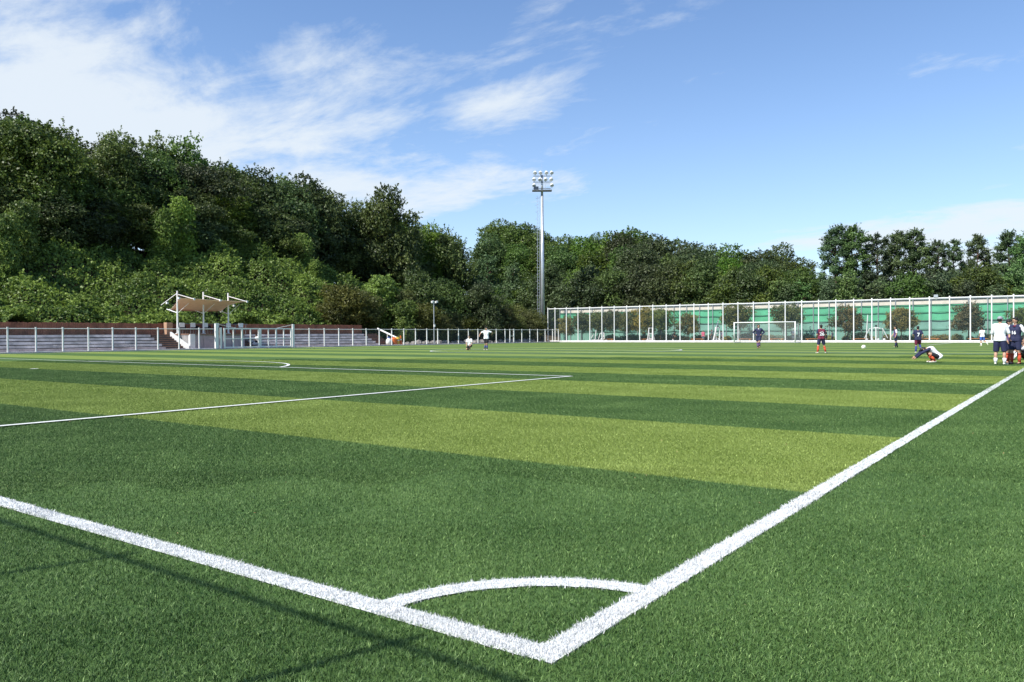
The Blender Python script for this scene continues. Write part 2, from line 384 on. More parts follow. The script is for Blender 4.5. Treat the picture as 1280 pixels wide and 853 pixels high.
g = np.random.default_rng(3)
near = []
for (d0, d1, dens) in ((2.0, 3.4, 21000), (3.4, 5.0, 13500), (5.0, 7.0, 9000)):
    hw = .86*d1+.5; n = int(dens*(d1-d0)*2*hw); dd = g.uniform(d0, d1, n); ll = g.uniform(-hw, hw, n)
    ok = np.abs(ll) < .80*dd+.25; dd, ll = dd[ok], ll[ok]
    f2 = FW[:2]/np.hypot(*FW[:2]); r2 = RT[:2]/np.hypot(*RT[:2])
    near.append(CAM[:2] + dd[:, None]*f2 + ll[:, None]*r2)
near = np.concatenate(near); lm = in_line(near)
V, n, T = blades(near[~lm], .0175, .0028, .016, 5, None)
tag(link('turf_fibres', blade_mesh('turf_fibres', V, n, T, ['blade'])), 'short green artificial grass fibres round the corner of the pitch', 'grass', kind='stuff')
V, n, T = blades(np.repeat(near[lm], 2, 0)+g.normal(0, .006, (2*lm.sum(), 2)), .0195, .0032, .013, 6, None)
far_ = []
for k_, (u0, u1, dn) in enumerate(((3.0, 7, 7000), (7, 14, 3600), (14, 26, 1800))):
    n_ = int((u1-u0)*LW*dn); far_.append(np.stack([g.uniform(-LW, 0, n_), g.uniform(u0, u1, n_)], 1))
n_ = int(5*LW*7000); far_.append(np.stack([g.uniform(-9, -4, n_), g.uniform(0, LW, n_)], 1)); far_ = np.concatenate(far_)
V2, n2_, T2 = blades(far_, .024, .0075, .016, 8, None); V = np.concatenate([V, V2]); n += n2_; T = np.concatenate([T, T2])
tag(link('white_line_fibres', blade_mesh('white_line_fibres', V, n, T, ['fibre'])), 'white artificial grass fibres forming the corner lines and arc', 'grass', kind='stuff')

def patch_object(name, size, nbl, h, w, lean, d0, d1, seed, label):
    """one square of fibres, laid out square by square over the pitch"""
    gg = np.random.default_rng(seed); P = gg.uniform(0, size, (nbl, 2)); V, n, T = blades(P, h, w, lean, seed, None)
    xs = np.arange(-64, 14, size); ys = np.arange(-6, FY-size, size); X, Y = np.meshgrid(xs, ys); Q = np.stack([X.ravel(), Y.ravel()], 1)
    dd, ll = depth_lat(Q+size/2); k = (dd > d0) & (dd < d1) & (np.abs(ll) < .74*dd+3) & (Q[:, 0] > FX+.3)
    Q = Q[k]; E_ = np.concatenate([Q, np.zeros((len(Q), 1))], 1)
    o = link(name, blade_mesh(name, V, n, T, ['blade'], E_)); tag(o, label, 'grass', kind='stuff')
    ng = bpy.data.node_groups.new(name, 'GeometryNodeTree'); ng.is_modifier = True
    ng.interface.new_socket('Geometry', in_out='INPUT', socket_type='NodeSocketGeometry'); ng.interface.new_socket('Geometry', in_out='OUTPUT', socket_type='NodeSocketGeometry')
    N = ng.nodes; L = ng.links; gi = N.new('NodeGroupInput'); go = N.new('NodeGroupOutput')
    na = N.new('GeometryNodeInputNamedAttribute'); na.data_type = 'BOOLEAN'; na.inputs['Name'].default_value = 'is_spot'
    se = N.new('GeometryNodeSeparateGeometry'); L.new(gi.outputs[0], se.inputs[0]); L.new(na.outputs[0], se.inputs['Selection'])
    io = N.new('GeometryNodeInstanceOnPoints'); L.new(se.outputs[0], io.inputs['Points']); L.new(se.outputs[1], io.inputs['Instance'])
    L.new(io.outputs[0], go.inputs[0])
    md = o.modifiers.new('squares', 'NODES'); md.node_group = ng
    return o
patch_object('turf_pile', 1.0, 10500, .0178, .0034, .015, 6.4, 17, 11, 'green striped artificial turf pile in the middle of the pitch')
patch_object('turf_pile', 2.0, 17000, .020, .0065, .014, 16.2, 40, 12, 'green striped artificial turf pile on the far half of the pitch')

# ------------------------------------------------------------------ terrain: the wooded bank
WX = FX - 4.9                              # timber wall at the back of the terraces
def smooth(a): a = np.clip(a, 0, 1); return a*a*(3-2*a)
gm = np.random.default_rng(21)
MOUND = [(gm.uniform(0, 26), gm.uniform(-30, 118), gm.uniform(1.1, 2.6), gm.uniform(.7, 2.2)) for _ in range(520)]
MOUND += [(gm.uniform(3, 22), gm.uniform(52, 112), gm.uniform(1.6, 3.2), gm.uniform(1.6, 3.6)) for _ in range(110)]
MOUND = np.array(MOUND)
def hill(x, y):
    """height of the bank west of the wall (x, y arrays)"""
    t = WX - .6 - x
    s = np.clip(t/22.0, 0, 1)
    a = 10.3*(0.35*s + 0.65*smooth(s)) + np.clip(t-22, 0, 40)*.12
    k = 1 - .52*smooth((y-62)/46.0)
    low = 1.15*(1-smooth((y-62)/7.0))          # soil level behind the wall, open bank beyond its end
    e = smooth(t/1.5)
    return low*np.where(t > -1, 1, 0) + a*k*e
def vines(x, y):
    h0 = hill(x, y); h = h0.copy(); t = WX - .6 - x
    for mt, my, mr, mh in MOUND:
        d2 = ((t-mt)**2 + (y-my)**2)/mr**2
        h = np.maximum(h, h0 + mh*np.where(d2 < 1, (1-np.minimum(d2, 1))**.6, -1))
    h = h + (.22*np.sin(x*2.3+2*np.sin(y*.9))*np.sin(y*2.1+1.5*np.sin(x*.8)) + .12*np.sin(x*5.1+y*1.7)*np.sin(y*4.7-x*1.1))*np.clip(t, 0, 1)
    return h
def grid_mesh(name, xs, ys, fn, m):
    X, Y = np.meshgrid(xs, ys); Z = fn(X.ravel(), Y.ravel()); V = np.stack([X.ravel(), Y.ravel(), Z], 1); nx, ny = len(xs), len(ys)
    F = [(j*nx+i, j*nx+i+1, (j+1)*nx+i+1, (j+1)*nx+i) for j in range(ny-1) for i in range(nx-1)]
    me = bpy.data.meshes.new(name); me.from_pydata(V.tolist(), [], F); me.materials.append(M[m]); me.update()
    me.polygons.foreach_set('use_smooth', [True]*len(F)); return struct(link(name, me))
grid_mesh('wooded_bank', np.linspace(WX-.6-60, WX-.55, 50), np.linspace(-60, 150, 90), hill, 'soil')
M['far_hill'] = mat('far_forest', (.035, .060, .028), .95, .3, .01)
def ridge(x, y):
    u = (x+60)/520.0
    return 120*np.exp(-u*u)*np.exp(-((y-2100)/360.0)**2) + 150*np.exp(-((x-330)/420)**2)*np.exp(-((y-2050)/300.0)**2) - 2 + 8*np.sin(x*.021)*np.sin(y*.013)*np.exp(-((y-2100)/360.0)**2)
grid_mesh('distant_hill', np.linspace(-1300, 1800, 70), np.linspace(1300, 3000, 34), ridge, 'far_hill')
sheet('path', FX-1.0, FX-.02, -20, 62, 0.012, 'paver')
struct(MB().box((FX+.08, 40, .03), (.16, 118, .10)).build('kerb', 'kerb'))
struct(MB().box(((FX-1.5+18)/2, FY-.12, .05), (18-FX+1.5, .22, .16)).build('kerb', 'kerb_white'))
sheet('practice_ground', FX-2, 30, FY, BY+3, -.02, 'straw')
sheet('dirt_bank', FX-5.4, FX-.02, 62, FY+2, .006, 'straw')

# ------------------------------------------------------------------ low white fence along the side
def low_fence():
    fr = thing('side_fence', 'long low white metal fence with evenly spaced posts along the side of the pitch', 'fence', (FX, 40, 0))
    pm = MB().box((0, 0, .97), (.085, .085, 1.94)).box((0, 0, 1.955), (.11, .11, .03)).mesh('post', 'white_paint')
    ys = [y for y in np.arange(5.4, 40.1, 1.95)]; ys = [y for y in ys if y < 39.7] 
    ys += list(np.arange(49.0, FY-1.6, 1.985)); ys += [FY-.25]
    for y in ys:
        if abs(y-86.3) < .3: continue
        link('post', pm, fr, (0, y-40, 0))
    link('post', pm, fr, (0, 85.85-40, 0)); link('post', pm, fr, (0, 86.85-40, 0))
    o = (FX, 40, 0)
    MB().tube((FX, 4.4, 1.86), (FX, 40.0, 1.86), .030, n=6).build('top_rail', 'white_paint', fr, o)
    MB().tube((FX, 48.9, 1.86), (FX, FY-.2, 1.86), .030, n=6).build('top_rail', 'white_paint', fr, o)
    MB().tube((FX, 4.4, .10), (FX, 40.0, .10), .018, n=6).build('bottom_rail', 'white_paint', fr, o)
    MB().tube((FX, 48.9, .10), (FX, FY-.2, .10), .018, n=6).build('bottom_rail', 'white_paint', fr, o)
    MB().box((FX, 86.35, 1.0), (.05, 1.0, .07)).build('door_rail', 'white_paint', fr, o)
    MB().add([(FX-.05, 4.4, .1), (FX-.05, 40, .1), (FX-.05, 40, 1.85), (FX-.05, 4.4, 1.85)], [(0, 1, 2, 3)]).add([(FX-.05, 48.9, .1), (FX-.05, FY-.2, .1), (FX-.05, FY-.2, 1.85), (FX-.05, 48.9, 1.85)], [(0, 1, 2, 3)]).build('net', 'net_low', fr, o)
low_fence()
def gate():
    y0, y1 = 41.05, 48.9; o = (FX, 45, 0)
    gt = thing('double_gate', 'white double gate of upright bars between two taller posts beside the canopied stand', 'gate', o)
    for y, d in ((40.3, .30), (40.75, .16), (48.95, .22)):
        MB().box((FX, y, 1.18 if d != .16 else 1.0), (d*.6, d, 2.36 if d != .16 else 2.0)).build('gate_post', 'white_paint', gt, o)
    for a, b in ((y0, 44.93), (44.99, y1-.15)):
        lf = MB().box((FX+.02, (a+b)/2, 1.90), (.07, b-a, .11)).box((FX+.02, (a+b)/2, .96), (.05, b-a, .06)).box((FX+.02, (a+b)/2, .16), (.07, b-a, .11)).build('gate_leaf', 'white_paint', gt, o)
        for k in range(5):
            y = a+.07+(b-a-.14)*k/4; w = .15 if k % 2 == 0 else .085
            MB().box((FX+.025, y, 1.02), (.075, w, 1.87)).build('bar', 'white_paint', lf, o)
    MB().tube((FX, 40.3, 2.32), (FX, 42.4, 1.94), .02, n=6).build('stay', 'white_paint', gt, o)
    MB().tube((FX, 48.95, 2.32), (FX, 46.9, 1.94), .02, n=6).build('stay', 'white_paint', gt, o)
gate()

# ------------------------------------------------------------------ terraces, steps, stage
TX = FX - 1.15; TR, TD, NT = .275, .62, 5
def terrace(y0, y1, label):
    o = (TX, (y0+y1)/2, 0); t = thing('terrace', label, 'terrace', o)
    body = MB(); 
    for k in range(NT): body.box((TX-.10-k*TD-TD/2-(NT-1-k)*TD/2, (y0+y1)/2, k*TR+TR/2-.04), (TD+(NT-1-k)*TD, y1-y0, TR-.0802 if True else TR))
    body.build('core', 'riser', t, o)  # dark core colour stands in for shade under the slab overhangs
    for k in range(NT):
        n = max(1, int(round((y1-y0)/3.0))); L_ = (y1-y0)/n
        for i in range(n):
            c = (TX-k*TD-TD/2+.03+rnd.uniform(-.012, .012), y0+(i+.5)*L_, (k+1)*TR-.1025+rnd.uniform(-.006, .006))
            MB().box(c, (TD+.06, L_-.02, .205)).build('seat_slab', 'seat_slab', t, o)
terrace(3.5, 36.0, 'grey stone terrace of five seat steps left of the canopied stand')
terrace(45.4, 62.0, 'grey stone terrace of five seat steps behind the gate, right of the canopied stand')
terrace(-28, 2.9, 'grey stone terrace of five seat steps running out of view at the near end')
def steps(y0, y1, label, cheek=None):
    o = (TX, (y0+y1)/2, 0); t = thing('stairs', label, 'stairs', o)
    for k in range(8):
        st_ = MB().box((TX-.2-k*.36-.9, (y0+y1)/2, k*.172+.140), (1.8, y1-y0, .06)).build('step', 'step_brown', t, o)
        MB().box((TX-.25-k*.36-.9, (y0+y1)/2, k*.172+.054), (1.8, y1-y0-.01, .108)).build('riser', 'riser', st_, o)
    if cheek is not None:
        mb = MB(); z0, z1 = .35, 1.62
        vs = [(TX+.35, cheek, 0), (TX+.35, cheek, z0), (TX-2.7, cheek, z1), (TX-2.7, cheek, 0)]
        vs += [(a, cheek+.16, c) for a, _, c in vs]; mb.add(vs, [(0, 1, 2, 3), (7, 6, 5, 4), (0, 4, 5, 1), (1, 5, 6, 2), (2, 6, 7, 3), (3, 7, 4, 0)]).build('cheek_wall', 'white_dull', t, o)
    return t
steps(36.1, 38.0, 'brown steps climbing beside the white sloping cheek wall, left of the stage', 38.03)
steps(44.3, 45.3, 'dark brown steps behind the gate, right of the stage')
steps(62.1, 64.4, 'brown steps at the far end of the terrace under the white sloping handrail')
def stage():
    y0, y1 = 38.3, 44.2; o = (TX, 40, 0)
    s = thing('stage', 'low grey stage faced with panels under the canopy', 'stage', o)
    MB().box((TX-1.65, (y0+y1)/2, .68), (3.0, y1-y0, 1.36)).build('base', 'concrete', s, o)
    n = 4
    for i in range(n):
        L_ = (y1-y0)/n; MB().box((TX-.13, y0+(i+.5)*L_, .62), (.05, L_-.03, 1.20)).build('panel', 'stage', s, o)
    MB().box((TX-1.6, (y0+y1)/2, 1.40), (3.2, y1-y0+.1, .09)).build('floor_slab', 'step_brown', s, o)
    MB().box((TX-.02, y0+.25, .7), (.3, .5, 1.4)).build('pillar', 'white_paint', s, o)
stage()
def stage_rail():
    X = TX-2.2; o = (X, 40, 1.445)
    r = thing('stage_railing', 'dark railing with white square plates at the back of the stage', 'railing', o)
    for z in (.42, .92): MB().tube((X, 38.4, 1.445+z), (X, 46.0, 1.445+z), .028, n=6).build('rail', 'galv_dark', r, o)
    for y in np.linspace(38.6, 45.8, 7): MB().tube((X, y, 1.445), (X, y, 2.40), .03, n=6).build('upright', 'galv_dark', r, o)
    for y in (38.9, 40.0, 41.3, 42.5, 43.8, 45.2): MB().box((X+.06, y, 2.26), (.04, .50, .42)).build('plate', 'white_paint', r, o)
    X = TX-2.62
    for i, y in enumerate((39.4, 40.7, 42.0, 43.2)):
        c = thing('stage_chair', 'dark low-backed chair in a row on the stage under the canopy', 'chair', (X, y, 1.445), 0, 'dark chairs on the stage')
        oo = (X, y, 1.445)
        MB().box((X, y, 1.87), (.46, .62, .07)).build('seat', 'black', c, oo); MB().box((X-.22, y, 2.05), (.06, .62, .34)).build('backrest', 'black', c, oo)
        for a in (-.18, .18):
            for b in (-.25, .25): MB().tube((X+a, y+b, 1.445), (X+a, y+b, 1.84), .02, n=5).build('leg', 'galv_dark', c, oo)
stage_rail()
def canopy():
    # masts at the middle of the deck; fabric slopes down from the pitch side to the back
    Xm = TX-1.45; o = (Xm, 40, 1.445)
    c = thing('canopy', 'beige stretched fabric canopy hung from three white masts over the stage', 'canopy', o)
    ym = [onX(222, Xm), onX(254.5, Xm), onX(285.5, Xm)]
    Xf, Xb = Xm+1.7, Xm-1.6
    fy = [onX(q, Xf) for q in (224, 244, 277, 309)]; by = [onX(q, Xb) for q in (213.5, 277)]
    zf, zb = 4.56, 3.66
    nu, nv = 24, 8; vs = []
    for j in range(nv+1):
        v = j/nv
        for i in range(nu+1):
            u = i/nu
            ya = fy[0]+(fy[-1]-fy[0])*u; yb = by[0]+(by[1]-by[0])*u
            x = Xf+(Xb-Xf)*v; y = ya+(yb-ya)*v
            x += (-.22*math.sin(math.pi*u))*(1-v) + .25*math.sin(math.pi*u)*v
            y += .42*(u-.5)*-math.sin(math.pi*v)*1.2 
            z = zf+(zb-zf)*v + .20*math.sin(math.pi*v) - .10*abs(math.sin(3*math.pi*u))*math.sin(math.pi*v) + .12*(u-.5)*(1-v)*-1 - .10*math.sin(math.pi*u)*v
            vs.append((x, y, z))
    n1 = len(vs); vs += [(a, b, z+.025) for a, b, z in vs]; w = nu+1
    fs = []
    for j in range(nv):
        for i in range(nu):
            q = (j*w+i, j*w+i+1, (j+1)*w+i+1, (j+1)*w+i); fs += [q, tuple(n1+k for k in q[::-1])]
    for i in range(nu): fs += [(i, n1+i, n1+i+1, i+1), (nv*w+i, nv*w+i+1, n1+nv*w+i+1, n1+nv*w+i)]
    for j in range(nv): fs += [(j*w, (j+1)*w, n1+(j+1)*w, n1+j*w), (j*w+nu, n1+j*w+nu, n1+(j+1)*w+nu, (j+1)*w+nu)]
    MB().add(vs, fs).build('fabric_roof', 'canvas', c, o, smooth=True)
    for k, y in enumerate(ym):
        m_ = MB().tube((Xm, y, 1.445), (Xm, y, 5.36), .085, .065, 10).build('mast', 'white_paint', c, o)
        MB().tube((Xm, y, 5.05), (Xf-.35, y+1.0, 4.56), .036, n=7).build('tie_arm', 'white_paint', m_, o)
        if k == 0: MB().tube((Xm, y, 5.15), (Xb+.2, y-.75, 4.08), .034, n=7).build('back_stay', 'white_paint', m_, o)
        MB().tube((Xm, y, 3.35), (Xb+.1, y-.15, 3.72), .04, n=7).build('strut', 'white_paint', m_, o)
        MB().tube((Xm, y, 3.3), (Xm+.9, y+.6, 4.25), .02, n=6).build('brace', 'white_paint', m_, o)
        MB().box((Xm, y, 1.47), (.3, .3, .05)).build('foot_plate', 'white_paint', m_, o)
    for p in ((Xf, fy[0], zf+.05), (Xf-.15, fy[1], zf+.02), (Xf-.15, fy[2], zf), (Xf, fy[3], zf-.05), (Xb, by[0], zb), (Xb, by[1], zb-.02), ((Xf+Xb)/2, fy[0]-.15, 4.22), ((Xf+Xb)/2, (fy[3]+by[1])/2, 4.16)):
        MB().box(p, (.16, .16, .18)).build('corner_fitting', 'white_paint', c, o)
canopy()
def timber_wall():
    y0, y1 = -28, 62.8; o = (WX, 30, 0)
    w = thing('timber_wall', 'brown wall of upright timber planks behind the terraces', 'wall', o)
    mb = MB(); y = y0
    while y < y1:
        d = rnd.uniform(.17, .21); h = 2.42+rnd.uniform(-.025, .03); mb.box((WX+rnd.uniform(-.012, .012), y+d/2, h/2+.55), (.05, d-.012, h-1.1)); y += d
    p = mb.build('plank', 'plank', w, o); p['kind'] = 'stuff'
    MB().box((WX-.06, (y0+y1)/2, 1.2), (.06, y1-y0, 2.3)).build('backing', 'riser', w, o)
    y = onX(210, WX+.3)
    MB().box((WX+.35, y, 1.95), (.5, .6, 1.1)).build('pale_panel', 'plank_pale', w, o)
timber_wall()
# handrail wall at the far end, plant and clutter beside it
t = thing('sloping_handrail', 'white sloping handrail beside the steps at the far end of the terrace', 'handrail', (TX-1, 64.6, 0))
MB().tube((TX-2.9, 64.6, 2.0), (TX+.4, 64.6, .85), .10, n=8).build('rail', 'white_paint', t, (TX-1, 64.6, 0))
for a in (0.1, .5, .9): MB().tube((TX-2.9+3.3*a, 64.6, 0.05), (TX-2.9+3.3*a, 64.6, 2.0-1.15*a), .05, n=6).build('upright', 'white_paint', t, (TX-1, 64.6, 0))
def at_fence(px, off): y = onX(px, FX-off); return (FX-off, y)
x, y = at_fence(486, .6); o = (x, y, 0)
t = thing('bulk_sack', 'white woven sack with a blue fold on top, beside the orange drum', 'sack', o)
MB().ball((x, y, .42), (.34, .38, .46), 12).ball((x-.05, y+.12, .25), (.36, .42, .28), 12).build('sack_body', 'white_paint', t, o, True)
MB().ball((x, y, .92), (.16, .2, .10), 10).build('fold', mat('blue_cloth', (.06, .10, .30)), t, o, True)
x, y = at_fence(492, .7); o = (x, y, 0)
t = thing('water_drum', 'round orange plastic drum behind the fence', 'drum', o)
MB().tube((x, y, 0), (x, y, .15), .30, .42, 14).tube((x, y, .15), (x, y, .75), .42, .40, 14).tube((x, y, .75), (x, y, .92), .40, .22, 14).build('drum_body', 'orange', t, o)
MB().tube((x, y, .92), (x, y, .99), .12, n=10).build('lid', 'orange', t, o)
x, y = at_fence(497.3, .6); o = (x, y, 0)
t = thing('traffic_barrel', 'yellow plastic barrier pillar standing between two orange ones behind the fence', 'barrier', o)
MB().box((x, y, .06), (.5, .5, .12)).tube((x, y, .12), (x, y, .75), .20, .16, 12).tube((x, y, .75), (x, y, .98), .30, .28, 12).build('pillar_body', 'yellow', t, o)
MB().tube((x, y, .55), (x, y, .66), .19, .185, 12).build('band', 'white_paint', t, o)
x, y = at_fence(500.8, .6); o = (x, y, 0)
t = thing('traffic_cone', 'tall orange traffic cone behind the fence, right of the yellow barrier pillar', 'cone', o)
MB().box((x, y, .03), (.45, .45, .06)).tube((x, y, .06), (x, y, 1.15), .20, .07, 12).build('cone_body', 'orange', t, o)
MB().tube((x, y, .6), (x, y, .75), .145, .125, 12).build('band', 'white_paint', t, o)
# rocks along the foot of the bank
rk = []
for k in range(5):
    mb = MB(); g2 = random.Random(k); mb.ball((0, 0, .18), (.42, .5, .34), 9)
    mb.v = [(a*g2.uniform(.75, 1.2), b*g2.uniform(.75, 1.2), c*g2.uniform(.8, 1.2)) for a, b, c in mb.v]; rk.append(mb.mesh('rock', 'rock'))
for i, y in enumerate(np.arange(64.5, 94, .92)):
    o = link('rock', rk[i % 5], None, (FX-1.7+rnd.uniform(-.2, .2), y, 0), rnd.uniform(0, 6)); s_ = rnd.uniform(.7, 1.15); o.scale = (s_, s_, s_)
    q_ = 640+FPX*((FX-1.7-CAM[0])*RT[0]+(y-CAM[1])*RT[1])/((FX-1.7-CAM[0])*FW[0]+(y-CAM[1])*FW[1]); tag(o, 'grey rock edging the foot of the bank, '+('right of the orange cone' if q_ < 525 else 'round the twin lamp post' if q_ < 562 else 'behind the kneeling child' if q_ < 598 else 'behind the boy with his elbows out' if q_ < 634 else 'by the fence door' if q_ < 656 else 'left of the tall fence'), 'rock', 'rocks edging the bank')
# small twin-headed lamp post
x, y = at_fence(542.5, 1.2); o = (x, y, 0)
t = thing('lamp_post', 'slender grey lamp post with two small floodlights behind the low fence', 'lamp post', o)
MB().tube((x, y, 0), (x, y, 5.2), .065, .045, 8).build('pole', 'galv', t, o); MB().box((x, y, 5.15), (.06, .8, .06)).build('crossarm', 'galv', t, o)
for s_ in (-.36, .36): MB().box((x+.12, y+s_, 5.32), (.24, .32, .20), 0, 0, R(12)).build('floodlight', 'white_paint', t, o)
MB().box((x+.1, y, 2.35), (.14, .22, .3)).build('junction_box', 'white_paint', t, o)

# ------------------------------------------------------------------ floodlight mast
def mast():
    P = np.array([onY(678.5, FY+3.5), FY+3.5]); x, y = P; o = (x, y, 0)
    t = thing('floodlight_mast', 'tall grey floodlight mast with three rows of lamps, behind the corner where the fences meet', 'floodlight mast', o)
    z = lambda py: zat((x, y), py)
    MB().tube((x, y, 0), (x, y, z(244)), .36, .22, 14).build('pole', 'galv', t, o, True)
    MB().tube((x, y, z(244)), (x, y, z(219)), .19, .16, 12).build('upper_pole', 'galv', t, o, True)
    MB().tube((x, y, z(219)), (x, y, z(204)), .02, .015, 5).build('lightning_rod', 'galv', t, o)
    ax = Vector((RT[0], RT[1], 0)).normalized(); fw = Vector((-FW[0], -FW[1], 0)).normalized(); sp = 26/FPX*120
    c = Vector((x, y, 0))
    pz = z(238.5); pl = MB()
    pl.box(c+Vector((0, 0, pz)), (3.1, 1.2, .14), math.atan2(ax.y, ax.x)); pl.build('platform', 'galv_dark', t, o)
    gr = MB(); rz = math.atan2(ax.y, ax.x)
    for a in (-1.5, -.5, .5, 1.5): gr.tube(c+ax*a+fw*.55+Vector((0, 0, pz)), c+ax*a+fw*.55+Vector((0, 0, pz+1.0)), .025, n=5)
    gr.tube(c-ax*1.5+fw*.55+Vector((0, 0, pz+1)), c+ax*1.5+fw*.55+Vector((0, 0, pz+1)), .025, n=5); gr.build('guard_rail', 'galv', t, o)
    MB().box(c-ax*.95+fw*.35+Vector((0, 0, pz+.32)), (.75, .5, .5), rz).build('control_box', mat('dark_blue_box', (.03, .05, .08)), t, o)
    rows = [(217, 220.5, (-9.0, -2.0, 5.8, 12.6)), (225.3, 228, (-10.4, -2.8, 4.6, 12.0)), (232.6, 236, (-10.5, 12.8))]
    m2 = 120.0/FPX
    for py, pb, xs in rows:
        MB().box(c+Vector((0, 0, z(pb)))+fw*.2, (2.75, .09, .09), rz).build('cross_beam', 'galv_dark', t, o)
        for q in xs:
            b = c+ax*(q*m2)+fw*.45+Vector((0, 0, z(py)))
            d = (fw+Vector((0, 0, -1.25))+ax*(.25 if q > 0 else -.05)).normalized()
            lm = MB().tube(b-d*.33, b-d*.12, .15, .29, 12).tube(b-d*.12, b+d*.05, .29, .31, 12).ball(b-d*.30, .16, 8).build('lamp', 'white_paint', t, o)
            MB().tube(b+d*.05, b+d*.08, .30, .28, 12).build('lens', 'lamp_glass', lm, o)
            MB().tube(b-d*.1-Vector((0, 0, .1)), c+ax*(q*m2)+fw*.2+Vector((0, 0, z(pb))), .03, n=5).build('bracket', 'galv_dark', lm, o)
    ld_ = MB(); e = c-ax*.62
    zt = z(245); 
    for s_ in (-.2, .2): ld_.tube(e+ax*s_*.8+Vector((0, 0, 1.5)), e+ax*s_*.8+Vector((0, 0, zt)), .03, n=5)
    zz = 1.8
    while zz < zt: ld_.tube(e-ax*.16+Vector((0, 0, zz)), e+ax*.16+Vector((0, 0, zz)), .018, n=4); zz += .5
    ld_.build('ladder', 'galv', t, o)
    cg = MB(); zz = 3.0
    while zz < zt:
        k0 = [e+Vector((0, 0, zz))+(-ax*math.sin(a)*.42+fw*math.cos(a)*.42) for a in np.linspace(.2, math.pi-.2, 6)]
        for i in range(5): cg.tube(k0[i], k0[i+1], .018, n=4)
        zz += 1.1
    cg.build('ladder_cage', 'galv', t, o)
mast()

# ------------------------------------------------------------------ tall fences at the far end
def tall_fence(name, label, Y, x0, x1, H, step, rr, m, netm=None, extra=None):
    o = ((x0+x1)/2, Y, 0); t = thing(name, label, 'fence', o)
    pm = MB().tube((0, 0, 0), (0, 0, H+.12), rr, rr*.9, 8).ball((0, 0, H+.12), rr*1.25, 6).mesh('post', m)
    x = x0; k = 0
    while x <= x1+.01: link('post', pm, t, (x-o[0], 0, 0)); x += step if not (k == 0 and extra) else extra; k += 1
    MB().tube((x0, Y, H), (x1, Y, H), rr*.8, n=7).build('top_rail', m, t, o)
    if netm: MB().add([(x0, Y+.06, .1), (x1, Y+.06, .1), (x1, Y+.06, H), (x0, Y+.06, H)], [(0, 1, 2, 3)]).build('net', netm, t, o)
    return t, o
XC = onY(685, FY)
FENCE_H = 5.05
t, o = tall_fence('tall_fence', 'tall white ball-stop fence with round posts behind the goal', FY, XC, 22, FENCE_H, 2.03, .072, 'white_paint', 'net_fence', 1.3)
MB().tube((XC, FY, .20), (22, FY, .20), .05, n=6).build('bottom_rail', 'white_paint', t, o)
# a like fence closes the near end, behind the photographer; thinned to soften its shadow
t2, o2 = tall_fence('tall_fence', 'tall white ball-stop fence behind the near goal line', -4.15, -31.39, 18, 4.95, 2.11, .023, 'white_paint', 'net_fence')
# tarpaulin fence
t, o = tall_fence('tarpaulin_fence', 'fence of thin grey posts hung with green tarpaulins, behind the tall white fence', BY, onY(700, BY), 26, 5.25, 2.0, .055, 'galv')
x = onY(700, BY); zs = [(0.05, 1.55, 'tarp_dull'), (1.58, 2.62, 'tarp_dull'), (2.66, 3.62, 'tarp_bright'), (3.66, 4.55, 'tarp_bright')]
while x < 25.9:
    for a, b, m_ in zs:
        mb = MB(); n = 4; vs = []
        for i in range(n+1):
            u = i/n
            vs += [(x+.03+1.94*u, BY+.08+.03*math.sin(u*math.pi)+rnd.uniform(-.01, .01), a), (x+.03+1.94*u, BY+.08+.05*math.sin(u*math.pi)+rnd.uniform(-.01, .01), b)]
        mb.add(vs, [(2*i, 2*i+2, 2*i+3, 2*i+1) for i in range(n)]).build('tarpaulin_panel', m_, t, o)
    x += 2.0
for z_ in (1.565, 2.64, 3.64, 4.57): MB().box(((onY(700, BY)+26)/2, BY-.0, z_), (26-onY(700, BY), .05, .07)).build('hem', 'tarp_hem', t, o)
MB().box(((onY(700, BY)+26)/2, BY+.14, 4.88), (26-onY(700, BY), .04, .52)).build('top_band', 'band', t, o)
x = onY(1170, FY); o = (x, FY+.1, FENCE_H)
t = thing('floodlight', 'small white floodlight on top of the tall fence', 'floodlight', o)
MB().tube((x, FY+.1, FENCE_H+.05), (x, FY+.1, FENCE_H+.35), .04, n=6).build('bracket', 'galv', t, o); MB().box((x, FY, FENCE_H+.25), (.42, .22, .28)).build('lamp_head', 'galv', t, o)

